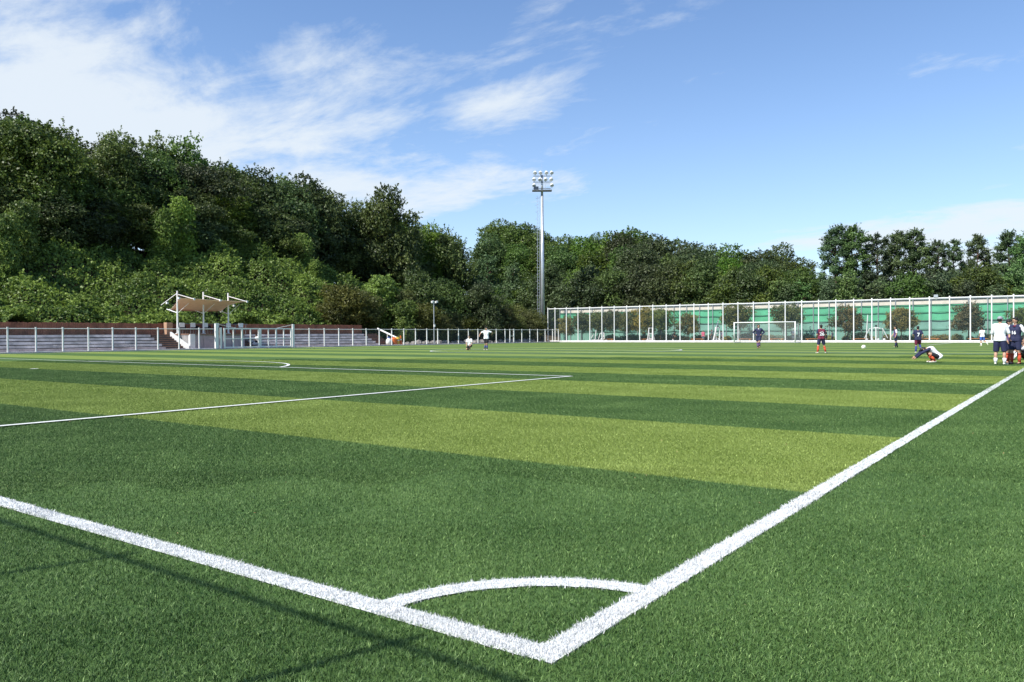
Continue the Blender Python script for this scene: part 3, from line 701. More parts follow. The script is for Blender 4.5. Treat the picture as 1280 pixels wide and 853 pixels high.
# ------------------------------------------------------------------ goals, benches, training frames
def goal(xc, Y, label, sgn=1):
    o = (xc, Y, 0); t = thing('football_goal', label, 'goal', o); w, h, r = 3.66, 2.44, .065
    for s_ in (-1, 1):
        MB().tube((xc+s_*(w+r), Y, 0), (xc+s_*(w+r), Y, h+2*r), r, n=12).build('goal_post', 'white_paint', t, o, True)
        MB().tube((xc+s_*(w+r), Y, h+r), (xc+s_*(w+r), Y+1.3*sgn, h), .03, n=6).tube((xc+s_*(w+r), Y+1.3*sgn, h), (xc+s_*(w+r), Y+2.2*sgn, .06), .03, n=6).tube((xc+s_*(w+r), Y, .05), (xc+s_*(w+r), Y+2.2*sgn, .05), .03, n=6).build('side_stay', 'white_dull', t, o)
    MB().tube((xc-w-r, Y, h+r), (xc+w+r, Y, h+r), r, n=12).build('crossbar', 'white_paint', t, o, True)
    MB().tube((xc-w-r, Y+2.2*sgn, .05), (xc+w+r, Y+2.2*sgn, .05), .03, n=6).build('ground_bar', 'white_dull', t, o)
    a, b = xc-w-r, xc+w+r
    MB().add([(a, Y, h), (b, Y, h), (b, Y+1.3*sgn, h-.05), (a, Y+1.3*sgn, h-.05), (b, Y+2.2*sgn, .06), (a, Y+2.2*sgn, .06), (a, Y, .06), (b, Y, .06)], [(0, 1, 2, 3), (3, 2, 4, 5), (0, 3, 5, 6), (1, 7, 4, 2)]).build('net', 'net_goal', t, o)
goal(-PW/2, PL, 'white football goal with net at the far end of the pitch')
def place(px, Y): return onY(px, Y)
benches = [(760, 'left of the white tube frames', ), (810, 'beside the narrow white frame'), (872, 'right of the stooping person in black'), (931, 'behind the left half of the goal'),
           (971, 'behind the right half of the goal'), (1017, 'between the goal and the walking player in navy and maroon'), (1076, 'left of the white hurdle frame'), (1163, 'right of the running player'), (1222, 'behind the boy in blue shorts')]
for px, wh in benches:
    Y = FY+3.2; x = place(px, Y); o = (x, Y, 0); t = thing('bench', 'low orange-brown wooden bench '+wh, 'bench', o, 0, 'benches behind the tall fence')
    for k in (-.13, .13): MB().box((x, Y+k, .43), (1.9, .22, .06)).build('slat', 'bench', t, o)
    for s_ in (-.7, .7): MB().box((x+s_, Y, .2), (.09, .42, .40)).build('leg', 'bench', t, o)
def frame_cart(px, label):
    Y = FY+2.2; x = place(px, Y); o = (x, Y, 0); t = thing('equipment_cart', label, 'cart', o)
    for s_ in (-.28, .28):
        MB().tube((x+s_*1.3, Y-.3, .1), (x+s_, Y, 2.0), .07, n=7).build('upright', 'white_paint', t, o); MB().tube((x+s_*1.3, Y+.5, .1), (x+s_, Y, 2.0), .05, n=7).build('upright', 'white_paint', t, o)
    for z_ in (.5, 1.2, 2.0): MB().tube((x-.33, Y, z_), (x+.33, Y, z_), .05, n=6).build('crossbar', 'white_paint', t, o)
    MB().box((x, Y, .22), (1.1, .8, .28)).build('tray', 'white_dull', t, o); MB().ball((x, Y, 2.18), (.18, .16, .13), 8).build('cap', 'black', t, o)
    for a in (-.4, .4):
        for b in (-.3, .3): MB().tube((x+a, Y+b-.03, .09), (x+a, Y+b+.03, .09), .09, n=10).build('wheel', 'black', t, o)
frame_cart(813.5, 'narrow white equipment cart with a black cap behind the tall fence, left of the goal')
frame_cart(897, 'white equipment cart with a black cap under the leaning white pole')
Y = FY+1.6; x = place(895, Y); o = (x, Y, 0)
t = thing('leaning_pole', 'thick white pole leaning to the right beside the equipment cart', 'pole', o)
MB().tube((x-.4, Y, 0.1), (x+.25, Y+.25, 3.0), .13, .07, 10).build('shaft', 'white_paint', t, o); MB().box((x-.42, Y, .06), (.5, .5, .12)).build('foot', 'white_dull', t, o)
Y = FY+2.4; x = place(748, Y); o = (x, Y, 0)
t = thing('tube_frames', 'tangle of white tube frames stacked behind the tall fence at the left', 'frames', o)
for a, b in (((-1.5, 0, .1), (1.2, 0, .15)), ((-.6, 0, .1), (-.5, .2, 1.8)), ((-.1, 0, .1), (.35, 0, 1.3)), ((.35, 0, 1.3), (.9, .1, 1.35)), ((.9, .1, 1.35), (1.0, 0, .5)), ((.2, .1, .3), (.9, .1, .9)), ((-1.2, 0, .6), (-.9, 0, 1.1)), ((.5, 0, .1), (.8, .1, 1.1)), ((-1.4, .2, .3), (1.4, .2, .25)), ((1.0, 0, .5), (.4, .1, .2))):
    MB().tube(Vector(a)+Vector(o), Vector(b)+Vector(o), .06, n=6).build('tube', 'white_paint', t, o)
Y = FY+2.0; x = place(1095, Y); o = (x, Y, 0)
t = thing('hurdle_frame', 'wide white sloping frame with a centre post and black cap behind the tall fence', 'frame', o)
MB().tube((x, Y, 0), (x, Y, 1.9), .08, n=8).build('centre_post', 'white_paint', t, o); MB().ball((x, Y, 1.98), .14, 8).build('cap', 'black', t, o)
MB().tube((x-.75, Y, 1.62), (x, Y, 1.78), .05, n=6).tube((x, Y, 1.78), (x+.75, Y, 1.62), .05, n=6).build('top_bar', 'white_paint', t, o)
for s_ in (-1, 1): MB().tube((x+s_*.75, Y, 1.62), (x+s_*1.3, Y, .5), .05, n=6).tube((x+s_*.75, Y, 1.62), (x+s_*.6, Y+.4, .1), .04, n=6).build('leg', 'white_dull', t, o)
MB().box((x, Y, .18), (2.5, .7, .14)).build('base_tray', 'white_paint', t, o)
for a in (-1, -.4, .3, .95): MB().ball((x+a, Y-.2, .34), .16, 8).build('bundle', 'white_dull', t, o)
Y = FY+1.2; x = place(1083.5, Y); o = (x, Y, 0)
t = thing('pole', 'slim white pole propped upright left of the sloping frame', 'pole', o)
MB().tube((x-.1, Y, 0), (x+.12, Y, 3.3), .06, n=7).build('shaft', 'white_paint', t, o); MB().box((x-.1, Y, .04), (.35, .35, .08)).build('foot', 'white_dull', t, o)
# match ball
P = G(1079.5, 437.0)
t = thing('football', 'white football resting on the turf by itself', 'football', (P[0], P[1], 0))
MB().ball((P[0], P[1], .165), .15, 16).build('cover', 'ball', t, (P[0], P[1], 0), True)
mb = MB()
for k in range(8):
    d = Vector((rnd.uniform(-1, 1), rnd.uniform(-1, 1), rnd.uniform(-.6, 1))).normalized(); mb.tube(Vector((P[0], P[1], .165))+d*.142, Vector((P[0], P[1], .165))+d*.1515, .035, n=5)
mb.build('patch', 'white_dull', t, (P[0], P[1], 0))

# ------------------------------------------------------------------ foliage
M['leaf_dark'] = leaf_mat('leaf_dark', (.022, .044, .010), (.150, .215, .042), .28)
M['leaf_mid'] = leaf_mat('leaf_mid', (.029, .062, .011), (.190, .275, .046), .32)
M['leaf_vine'] = leaf_mat('leaf_vine', (.030, .076, .008), (.270, .390, .044), .34, .25)
M['leaf_olive'] = leaf_mat('leaf_olive', (.040, .056, .010), (.230, .245, .050), .32)
M['leaf_rust'] = leaf_mat('leaf_rust', (.060, .068, .012), (.360, .290, .055), .3)
M['leaf_pine'] = leaf_mat('leaf_pine', (.026, .056, .019), (.165, .250, .080), .26)
M['leaf_hedge'] = leaf_mat('leaf_hedge', (.060, .056, .018), (.300, .270, .085), .25)

def leaf_mesh(name, P, Nn, size, seed, m, tint=None, aspect=.62, droop=0.0):
    """one small folded blade of foliage per point"""
    g = np.random.default_rng(seed); n = len(P)
    Nn = Nn + g.normal(0, .55, (n, 3)); Nn /= np.linalg.norm(Nn, axis=1)[:, None]+1e-9
    r = g.normal(0, 1, (n, 3)); r[:, 2] -= droop
    t = r - (r*Nn).sum(1)[:, None]*Nn; t /= np.linalg.norm(t, axis=1)[:, None]+1e-9; b = np.cross(Nn, t)
    s = (size*g.uniform(.6, 1.35, n))[:, None]
    V = np.stack([P-t*s*.5, P+b*s*aspect*.5+Nn*s*.10-t*s*.05, P+t*s*.5-Nn*s*.06, P-b*s*aspect*.5+Nn*s*.10-t*s*.05], 1).reshape(-1, 3)
    me = bpy.data.meshes.new(name); me.vertices.add(4*n); me.vertices.foreach_set('co', V.astype(np.float32).ravel())
    me.loops.add(4*n); me.loops.foreach_set('vertex_index', np.arange(4*n, dtype=np.int32)); me.polygons.add(n)
    me.polygons.foreach_set('loop_start', np.arange(n, dtype=np.int32)*4)
    T = g.uniform(0, .65, n) if tint is None else np.clip(tint+g.uniform(-.22, .22, n), 0, 1)
    at = me.attributes.new('tint', 'FLOAT', 'POINT'); at.data.foreach_set('value', np.repeat(T, 4).astype(np.float32))
    me.materials.append(M[m]); me.update(calc_edges=True); return me
def shell(g, c, r, n, inner=.72, up=.25):
    d = g.normal(0, 1, (n, 3)); d /= np.linalg.norm(d, axis=1)[:, None]
    k = g.uniform(inner, 1.05, n)**.8
    P = np.array(c) + d*np.array(r)*k[:, None]; N = d/np.array(r); N /= np.linalg.norm(N, axis=1)[:, None]; N[:, 2] += up
    return P, N
def sprays(g, P, N, T, k, reach, up=.3, m=9):
    """short leafy twigs growing out of the crown surface: they break its outline"""
    idx = g.integers(0, len(P), k); d = N[idx]/np.linalg.norm(N[idx], axis=1)[:, None] + g.normal(0, .45, (k, 3)); d[:, 2] += up; d /= np.linalg.norm(d, axis=1)[:, None]
    L_ = reach*g.uniform(.4, 2.2, k); u = np.linspace(.05, 1, m)
    Q = (P[idx][:, None, :]+d[:, None, :]*(L_[:, None]*u)[:, :, None]); Q[:, :, 2] -= (L_[:, None]*u**2)*.22; Q = Q.reshape(-1, 3)+g.normal(0, .05, (k*m, 3))
    n_ = np.repeat(d, m, 0)+g.normal(0, .6, (k*m, 3)); n_ /= np.linalg.norm(n_, axis=1)[:, None]; t_ = np.repeat(T[idx], m)+.08
    return np.concatenate([P, Q]), np.concatenate([N, n_]), np.concatenate([T, t_])
def crown_broad(seed, W_, H_, base, nb, nl, size, m, top='round', ragged=.3, droop=.3):
    """crown made of many leafy clumps; base = height where it starts; returns mesh, clump centres"""
    g = np.random.default_rng(seed); cs = []; Ps = []; Ns = []; Ts = []
    per = nl//nb
    for i in range(nb):
        h = (i+.5)/nb; a = i*2.39996+g.uniform(-.4, .4)
        prof = math.sin(math.pi*min(1, .16+.80*h))**.7 if top == 'round' else (1-h)**.75*1.05+.12
        rr = W_*.5*prof*g.uniform(.35, .98)
        c = np.array([math.cos(a)*rr, math.sin(a)*rr, base+H_*(.10+.80*h)+g.normal(0, .055)*H_])
        br = W_*g.choice([.11, .15, .19, .24])*g.uniform(.85, 1.15)*(1.0 if top == 'round' else (1.15-.7*h)); r = np.array([br, br, br*g.uniform(.6, .85)])
        k = int(per*(br/(.18*W_))**1.6*(1 if g.random() > ragged else .55))
        P, N = shell(g, c, r, k); cs.append(c); Ps.append(P); Ns.append(N); Ts.append(np.full(k, g.uniform(.12, .55)))
    P = np.concatenate(Ps); N = np.concatenate(Ns); T = np.concatenate(Ts)
    P, N, T = sprays(g, P, N, T, nl//16, .16*W_**.5, up=.25)
    ok = P[:, 2] > base*.55
    return leaf_mesh('crown', P[ok], N[ok], size, seed+1, m, T[ok], droop=droop), cs
def trunk_mesh(h, r, cs, seed, m, nlimb=8, lean=.3, n=7):
    g = random.Random(seed); mb = MB(); k = 6; pts = []
    for i in range(k+1):
        u = i/k; pts.append((g.uniform(-1, 1)*lean*u*.5, g.uniform(-1, 1)*lean*u*.5, -.3+(h+.3)*u))
    mb.path(pts, [r*(1.25-.25*min(1, i) - .13*i) for i in range(k+1)], n)
    for c in (cs[::max(1, len(cs)//nlimb)] if cs else []):
        z = max(h*.25, min(h*.95, c[2]-.25*math.hypot(c[0], c[1])-.4)); u = (z+.3)/(h+.3)*k; i = min(k-1, int(u)); f = u-i
        p = [pts[i][a]+(pts[i+1][a]-pts[i][a])*f for a in range(3)]
        mid = [(p[a]+c[a])/2+g.uniform(-.15, .15) for a in range(3)]
        mb.path([p, mid, tuple(c)], [r*.38, r*.24, r*.10], 5)
    return mb.mesh('trunk', m)
def tree_proto(name, crown, trunk, label, group, cat='tree'):
    t = thing(name, label, cat, (0, 0, -500), 0, group); link('crown', crown, t); link('trunk', trunk, t); return t
USED = set()
MARKS = [(10, 'at the left edge of the view'), (45, 'above the left end of the terrace'), (85, 'above the left half of the terrace'), (125, 'above the middle of the left terrace'), (165, 'left of the canopy'), (205, 'beside the left end of the canopy'), (240, 'above the middle of the canopy'),
         (285, 'above the right mast of the canopy'), (325, 'above the double gate'), (366, 'above the right gate post'), (405, 'above the right-hand terrace'), (445, 'above the terrace end'), (485, 'above the orange drum'), (520, 'left of the twin lamp post'), (550, 'right of the twin lamp post'),
         (588, 'above the kneeling child'), (620, 'above the bent-elbowed boy'), (650, 'left of the floodlight mast'), (690, 'right of the floodlight mast'), (722, 'above the left end of the tall fence'), (752, 'above the white tube frames'), (785, 'above the yellowish small trees'), (815, 'above the narrow white cart'), (850, 'above the stooping person in black'), (880, 'above the person in pink'), (905, 'above the leaning white pole'),
         (935, 'above the left half of the goal'), (970, 'above the right half of the goal'), (1000, 'above the right goal post'), (1027, 'above the walking player in maroon'), (1060, 'above the round autumn tree'), (1095, 'above the sloping white frame'), (1125, 'above the green-booted player'), (1150, 'above the running player'), (1180, 'under the small floodlight'), (1211, 'above the orange-leaved round tree'), (1250, 'above the three standing men'), (1285, 'at the right edge')]
def where(x, y):
    if (np.array([x, y])-CAM[:2])@FW[:2] < 5: return 'outside the view'
    q = pxof(x, y)
    if q < -12 or q > 1292: return 'just outside the view'
    return min(MARKS, key=lambda m: abs(m[0]-q))[1]
KIND = {'dark': 'dark leafy tree', 'fea': 'feathery tree', 'vt': 'vine-wrapped tree', 'ol': 'olive green tree', 'end': 'tall wood tree', 'yp': 'young bushy pine'}
def lab(k, row, x, y):
    q = KIND[k.rstrip('0123456789')]+' '+row+', '+where(x, y)
    while len(q.split()) > 15 and ' the ' in q: q = q[::-1].replace(' eht ', ' ', 1)[::-1]
    return q
def put(proto, x, y, z, s, label=None, group=None, sxy=None):
    rz = rnd.uniform(0, 6.28); sc = (s*(sxy or 1), s*(sxy or 1), s)
    if proto.name not in USED:
        USED.add(proto.name); proto.location = (float(x), float(y), float(z)); proto.rotation_euler = (0, 0, rz); proto.scale = sc
        if label: proto['label'] = label
        if group: proto['group'] = group
        return proto
    return copy_tree(proto, (x, y, z), rz, sc, label, group)
def hz(x, y): return float(hill(np.array([x]), np.array([y]))[0])

G_HILL = 'trees along the top of the wooded bank'; G_END = 'trees in the wood beyond the tall fence'
PR = {}
L_DARK = 'dark broadleaf tree in the dense row along the top of the wooded bank'
for i in range(4):
    cr, cs = crown_broad(100+i, 7.6, 8.6, 1.2, 46, 19000, .25, 'leaf_dark'); PR['dark%d' % i] = tree_proto('broadleaf_tree', cr, trunk_mesh(8.2, .26, cs, 100+i, 'bark', 10), L_DARK, G_HILL)
L_FEA = 'mid green feathery-topped tree in the dense row along the top of the wooded bank'
for i in range(2):
    cr, cs = crown_broad(130+i, 6.0, 10.0, 1.0, 46, 15000, .22, 'leaf_mid', ragged=.5); PR['fea%d' % i] = tree_proto('locust_tree', cr, trunk_mesh(9.6, .22, cs, 130+i, 'bark', 12), L_FEA, G_HILL)
L_VT = 'tree wrapped in bright green vines halfway up the wooded bank'
def vine_tree(seed):
    g = np.random.default_rng(seed); Ps = []; Ns = []; Ts = []
    for i in range(16):
        h = (i+.5)/16; a = i*2.4; rr = g.uniform(.2, 1.0)*(1.15-.5*h); c = (math.cos(a)*rr, math.sin(a)*rr, .4+6.0*h)
        r = g.uniform(.8, 1.25); k = 800; P, N = shell(g, c, (r, r, r*1.25), k, .75, .1); Ps.append(P); Ns.append(N); Ts.append(np.full(k, g.uniform(.2, .6)))
    P, N, T = sprays(g, np.concatenate(Ps), np.concatenate(Ns), np.concatenate(Ts), 700, .45, -.1)
    return leaf_mesh('crown', P, N, .22, seed, 'leaf_vine', T, aspect=.85, droop=.8)
for i in range(2): PR['vt%d' % i] = tree_proto('vine_covered_tree', vine_tree(150+i), trunk_mesh(6, .18, None, 150+i, 'bark'), L_VT, 'vine-covered trees on the bank')
L_OL = 'olive green tree with a shaded trunk at the foot of the bank'
for i in range(2):
    cr, cs = crown_broad(170+i, 5.4, 5.2, 1.1, 32, 10000, .21, 'leaf_olive'); PR['ol%d' % i] = tree_proto('field_tree', cr, trunk_mesh(5.0, .14, cs, 170+i, 'bark', 8), L_OL, 'trees at the foot of the bank')
L_END = 'tall dark green tree in the wood beyond the tall fence'
for i in range(3):
    cr, cs = crown_broad(190+i, 9.0, 15.5, 1.2, 70, 24000, .31, 'leaf_dark' if i else 'leaf_mid', ragged=.4); PR['end%d' % i] = tree_proto('forest_tree', cr, trunk_mesh(15, .34, cs, 190+i, 'bark', 14), L_END, G_END)
L_YP = 'young bushy pine in the row behind the tarpaulin fence'
for i in range(2):
    cr, cs = crown_broad(210+i, 6.0, 8.6, .4, 36, 13000, .24, 'leaf_pine', top='cone', droop=.1); PR['yp%d' % i] = tree_proto('young_pine', cr, trunk_mesh(8.2, .17, cs, 210+i, 'bark_pine', 10, .1), L_YP, 'young pines behind the tarpaulin fence')
def pine(seed, H=17.0):
    g = np.random.default_rng(seed); Ps = []; Ns = []; Ts = []; cs = []
    n = 34
    for i in range(n):
        h = .34+.66*(i/(n-1)); a = i*2.4+g.uniform(-.5, .5); reach = (3.6*(1-h)**.55*1.25+.35)*g.uniform(.55, 1.1); 
        c = np.array([math.cos(a)*reach, math.sin(a)*reach, H*h*.965]); w = g.uniform(.5, 1.25)*(1.12-.40*h); r = (w*g.uniform(.8, 1.2), w, w*g.uniform(.42, .8)); k = int(520*w*w)+90
        P, N = shell(g, c, r, k, .35, .5); P = P+g.normal(0, .10, P.shape); Ps.append(P); Ns.append(N); Ts.append(np.full(k, g.uniform(.1, .6))); cs.append(c-np.array([0, 0, w*.3]))
    P, N, T = sprays(g, np.concatenate(Ps), np.concatenate(Ns), np.concatenate(Ts), 900, .5, .5)
    me = leaf_mesh('crown', P, N, .28, seed, 'leaf_pine', T, aspect=.42, droop=-.3)
    g2 = random.Random(seed); mb = MB(); k = 7; pts = []
    for i in range(k+1): u = i/k; pts.append((g2.uniform(-.25, .25)*u, g2.uniform(-.25, .25)*u, -.3+(H*.97+.3)*u))
    mb.path(pts, [.27*(1.12-.95*i/k) for i in range(k+1)], 7)
    for c in cs:
        z = max(2, c[2]-.22*math.hypot(c[0], c[1])); u = (z+.3)/(H*.97+.3)*k; i = min(k-1, int(u)); f = u-i
        p = [pts[i][a]+(pts[i+1][a]-pts[i][a])*f for a in range(3)]; mb.path([p, tuple((np.array(p)+c)/2+np.array([0, 0, .1])), tuple(c)], [.10, .07, .03], 5)
    return me, mb.mesh('trunk', 'bark_pine')
for i in range(4):
    a, b = pine(230+i); PR['pine%d' % i] = tree_proto('pine_tree', a, b, 'tall pine', 'tall pines at the right')
for i in range(3):
    cr, cs = crown_broad(250+i, 3.2, 2.5, 1.35, 22, 7000, .15, 'leaf_rust' if i < 2 else 'leaf_olive', ragged=.3); PR['st%d' % i] = tree_proto('small_tree', cr, trunk_mesh(3.0, .075, cs, 250+i, 'bark', 7, .15, 6), 'small round tree', 'small round trees between the fences')

# --- skyline of the bank and the wood, as rows of trees on the terrain
SKY = [(-80, 150), (0, 158), (40, 150), (72, 166), (95, 195), (125, 196), (150, 175), (190, 186), (230, 182), (262, 205), (300, 216), (345, 226), (382, 224), (410, 238), (440, 256),
       (468, 240), (500, 240), (528, 266), (560, 268), (600, 280), (640, 279), (672, 290), (700, 296), (725, 297), (780, 291), (830, 296), (880, 306), (930, 316), (972, 311), (1000, 328), (1022, 345)]
def sky_y(px): return float(np.interp(px, [a for a, _ in SKY], [b for _, b in SKY]))
def pxof(x, y): 
    d = np.array([x, y])-CAM[:2]; return 640+FPX*(d@RT[:2])/(d@FW[:2])
def hill_row(t, y0, y1, step, kinds, drop, jit=.8, hmax=15.5, sxy=(1.0, 1.25)):
    y = y0
    while y < y1:
        yy = y+rnd.uniform(-jit, jit); x = WX-.6-t+rnd.uniform(-jit, jit); px = pxof(x, yy); k = rnd.choice(kinds); H = {'d': 9.8, 'f': 11.0, 'v': 7.2, 'o': 6.3}[k[0]]
        z = hz(x, yy)-.3; top = zat((x, yy), sky_y(px)+drop*rnd.uniform(.5, 1.3)+rnd.uniform(-4, 6)); h = min(max(top-z, 4.5), hmax)
        put(PR[k], x, yy, z, h/H, lab(k, {31: 'on the skyline of the bank', 25: 'high on the bank', 20.5: 'at the top of the slope', 18: 'halfway up the slope'}[t], x, yy), 'trees along the top of the wooded bank', min(1.7, rnd.uniform(*sxy)*(H/h)**.4)); y += step*rnd.uniform(.8, 1.2)
D = ['dark0', 'dark1', 'dark2', 'dark3']
hill_row(31, 14, 118, 5.0, D+['fea0'], -1)
hill_row(25, 10, 112, 4.4, D+['fea0', 'fea1'], 6)
hill_row(20.5, 12, 70, 4.2, D+['fea1', 'fea0'], 34, hmax=8.5)
hill_row(18, 8, 66, 6.0, ['dark1', 'dark3', 'dark0'], 62, hmax=6.5)
for px, t, h in ((205, 15.5, 7.0), (228, 16.5, 8.0), (380, 16, 7.0), (395, 13.5, 5.0), (30, 14, 6.5), (8, 12, 6.0), (560, 16, 5.0), (600, 14, 5.0)):
    x = WX-.6-t; y = onX(px, x); put(PR['vt%d' % (px % 2)], x, y, hz(x, y)-.3, h/7.2, lab('vt', 'on the slope', x, y), 'vine-covered trees on the bank', .85)
x = WX-.6-21; 
for px, key, dy, lb in ((150, 'fea0', -2, 'feathery pale-topped tree rising above the ridge behind the canopy'), (483, 'dark2', 1, 'tall oval tree standing clear on the ridge, left of the floodlight mast'), (45, 'dark0', -2, 'big dark dome-shaped tree topping the bank at the far left')):
    y = onX(px, x); z = hz(x, y)-.3; h = zat((x, y), sky_y(px)+dy)-z; put(PR[key], x, y, z, h/(11.0 if 'fea' in key else 9.8), lb, None, .80 if px == 483 else .95)

# foot of the bank beyond the terraces: olive trees with dark trunks behind the low fence
y = 62.0
while y < 101:
    for t, h in ((4.2, 5.4), (7.8, 6.8)):
        if y < 67 and t < 5: continue
        x = FX-t+rnd.uniform(-.5, .5); yy = y+rnd.uniform(-.7, .7); k = rnd.choice(['ol0', 'ol1', 'dark2'] if y > 74 else ['vt0', 'ol1']); put(PR[k], x, yy, max(0, hz(x, yy)-.2), h*rnd.uniform(.85, 1.15)/(7.5 if y > 74 else 7.0), lab(k, 'near the low fence' if t < 5 else 'at the foot of the bank', x, yy), 'trees at the foot of the bank', 1.1)
    y += 3.3
# the wood beyond the far end
def end_row(Y, x0, x1, step, kinds, drop, hmin, hmax, keepgap=True):
    x = x0
    while x < x1:
        xx = x+rnd.uniform(-1, 1); yy = Y+rnd.uniform(-1.5, 1.5); px = pxof(xx, yy); k = rnd.choice(kinds); H = {'e': 16.7, 'd': 9.8, 'y': 9.0, 'f': 11.0}[k[0]]
        z = max(0, hz(xx, yy)-.3); h = min(max(zat((xx, yy), sky_y(px)+drop*rnd.uniform(.4, 1.4)+rnd.uniform(-3, 5))-z, hmin), hmax)
        put(PR[k], xx, yy, z, h/H, lab(k, {142: 'on the far skyline', 132: 'at the back of the wood', 121: 'inside the wood', 114: 'at the front of the wood'}[Y], xx, yy), G_END if k[0] in 'edf' else 'young pines behind the tarpaulin fence', min(1.6, rnd.uniform(1.0, 1.2)*(H/h)**.45)); x += step*rnd.uniform(.8, 1.2)
E_ = ['end0', 'end1', 'end2']
end_row(142, -105, -22, 6.5, E_, 0, 8, 22)
end_row(132, -100, -30, 6.0, E_, 3, 8, 20)
end_row(121, -92, -32, 5.0, E_+['dark1', 'dark2'], 16, 6, 16)
end_row(114, -88, -30, 4.2, ['dark0', 'dark3', 'yp0', 'fea0', 'dark2'], 42, 5, 12)
def yrow(Y, x0, x1, step, py):
    x = x0
    while x < x1:
        xx = x+rnd.uniform(-.6, .6); yy = Y+rnd.uniform(-.8, .8); h = zat((xx, yy), py+rnd.uniform(-10, 10)); k = rnd.choice(['yp0', 'yp1', 'yp0', 'dark1']); put(PR[k], xx, yy, 0, h/(9.0 if k[0] == 'y' else 9.8), lab(k, 'behind the tarpaulin fence' if Y < 114 else 'behind the young pines', xx, yy), 'young pines behind the tarpaulin fence' if k[0] == 'y' else G_END, 1.05); x += step*rnd.uniform(.8, 1.2)
yrow(112.5, -46, 24, 3.1, 349)
yrow(116.5, -36, 24, 3.4, 341)
L_ = [(1046, 283, 'tall pine with a ragged double top, leftmost of the tall pines on the right skyline'), (1066, 283, 'tall dense pine crowding the leftmost one on the right skyline'), (1096, 292, 'tall pine with a level top, third from the left on the right skyline'),
      (1122, 290, 'tall slender pine, fourth from the left on the right skyline'), (1143, 288, 'tall broad pine near the middle of the right skyline'), (1172, 301, 'lower spreading pine right of the middle on the right skyline'), (1192, 299, 'pine left of the gap that shows the distant hill'),
      (1222, 294, 'slim pine standing between two gaps on the right skyline'), (1262, 290, 'tall pine above the group of three standing men'), (1290, 288, 'tall pine cut by the right edge of the view'), (1335, 292, 'tall pine just out of view at the right')]
for i, (px, py, lb) in enumerate(L_):
    Y = 127+(i*37 % 9); xx = onY(px, Y); h = zat((xx, Y), py); put(PR['pine%d' % (i % 4)], xx, Y, 0, h/16.9, lb, 'tall pines at the right', .85 if 1165 < px < 1230 else 1.0)
# small trees between the fences
SM = [(708, 398, 0, 'dark small tree at the left end of the tall white fence'), (728, 391, 2, 'dark small tree above the stack of white tube frames'), (748, 390, 2, 'small tree right above the white tube frames'), (768, 388, 2, 'small dark tree left of the yellowish pair'), (786, 390, 2, 'yellowish small tree just left of the narrow white cart'), (806, 387, 0, 'small tree with yellow leaves over the narrow white cart'), (826, 386, 2, 'small tree right of the narrow white cart'),
      (861, 394, 0, 'small solitary round tree between the stooping person and the one in pink'), (922, 380, 2, 'small leafy tree behind the left goal post'), (983, 380, 2, 'small dark tree behind the right goal post'), (1060, 385, 0, 'round autumn tree left of the sloping white frame'), (1127, 386, 1, 'round tree with yellow-orange leaves behind the player in green boots'), (1211, 382, 0, 'round tree with orange-brown leaves left of the man in the white top'), (1279, 384, 2, 'round green tree at the right edge behind the players')]
for px, py, k, lb in SM:
    Y = FY+4.2; xx = onY(px, Y); h = zat((xx, Y), py); put(PR['st%d' % k], xx, Y, 0, h/3.9, lb, 'small round trees between the fences', .98)
# hedge between the fences: separate bushes
hb = []
for i in range(3):
    g = np.random.default_rng(300+i); Ps, Ns = [], []
    for j in range(5): P, N = shell(g, (g.uniform(-.6, .6), g.uniform(-.3, .3), g.uniform(.3, .55)), (.6, .45, .42), 260, .6); Ps.append(P); Ns.append(N)
    P = np.concatenate(Ps); N = np.concatenate(Ns); ok = P[:, 2] > .02; hb.append(leaf_mesh('bush', P[ok], N[ok], .13, 300+i, 'leaf_hedge'))
x = onY(770, BY); i = 0
while x < 18:
    o = link('bush', hb[i % 3], None, (x, BY-1.5+rnd.uniform(-.4, .4), 0), rnd.uniform(0, 6)); s_ = rnd.uniform(.9, 1.45); o.scale = (s_*1.2, s_, s_)
    tag(o, 'low olive-brown bush in the hedge along the foot of the tarpaulin fence', 'bush', 'bushes of the hedge between the fences'); x += rnd.uniform(1.3, 2.1); i += 1

# --- vines smothering the bank (nobody could count the leaves)
def vine_cover():
    g = np.random.default_rng(77); n = 330000
    t = g.uniform(.2, 24, n)**1.0; y = g.uniform(2, 104, n); x = WX-.6-t
    keep = (t < 19+4*np.sin(y*.21)) & ~((y > 60) & (t < 2.5)); x, y, t = x[keep], y[keep], t[keep]
    e = .15; z = vines(x, y); zx = (vines(x+e, y)-z)/e; zy = (vines(x, y+e)-z)/e
    N = np.stack([-np.clip(zx, -3, 3), -np.clip(zy, -3, 3), np.ones_like(z)], 1); N /= np.linalg.norm(N, axis=1)[:, None]
    P = np.stack([x, y, z], 1) + N*np.abs(g.normal(0, .16, len(x)))[:, None]
    big = np.sin(x*.55+1.3*np.sin(y*.31))*np.cos(y*.42+np.sin(x*.27)); T = np.clip(.34+.20*big+g.normal(0, .06, len(x)), 0, 1)
    P, N, T = sprays(g, P, N, T, 9000, .5, .1)
    o = link('vine_cover', leaf_mesh('vine_cover', P, N, .23, 78, 'leaf_vine', T, aspect=.9, droop=.9)); tag(o, 'bright green creeping vines smothering the slope behind the terraces', 'vines', kind='stuff')
vine_cover()

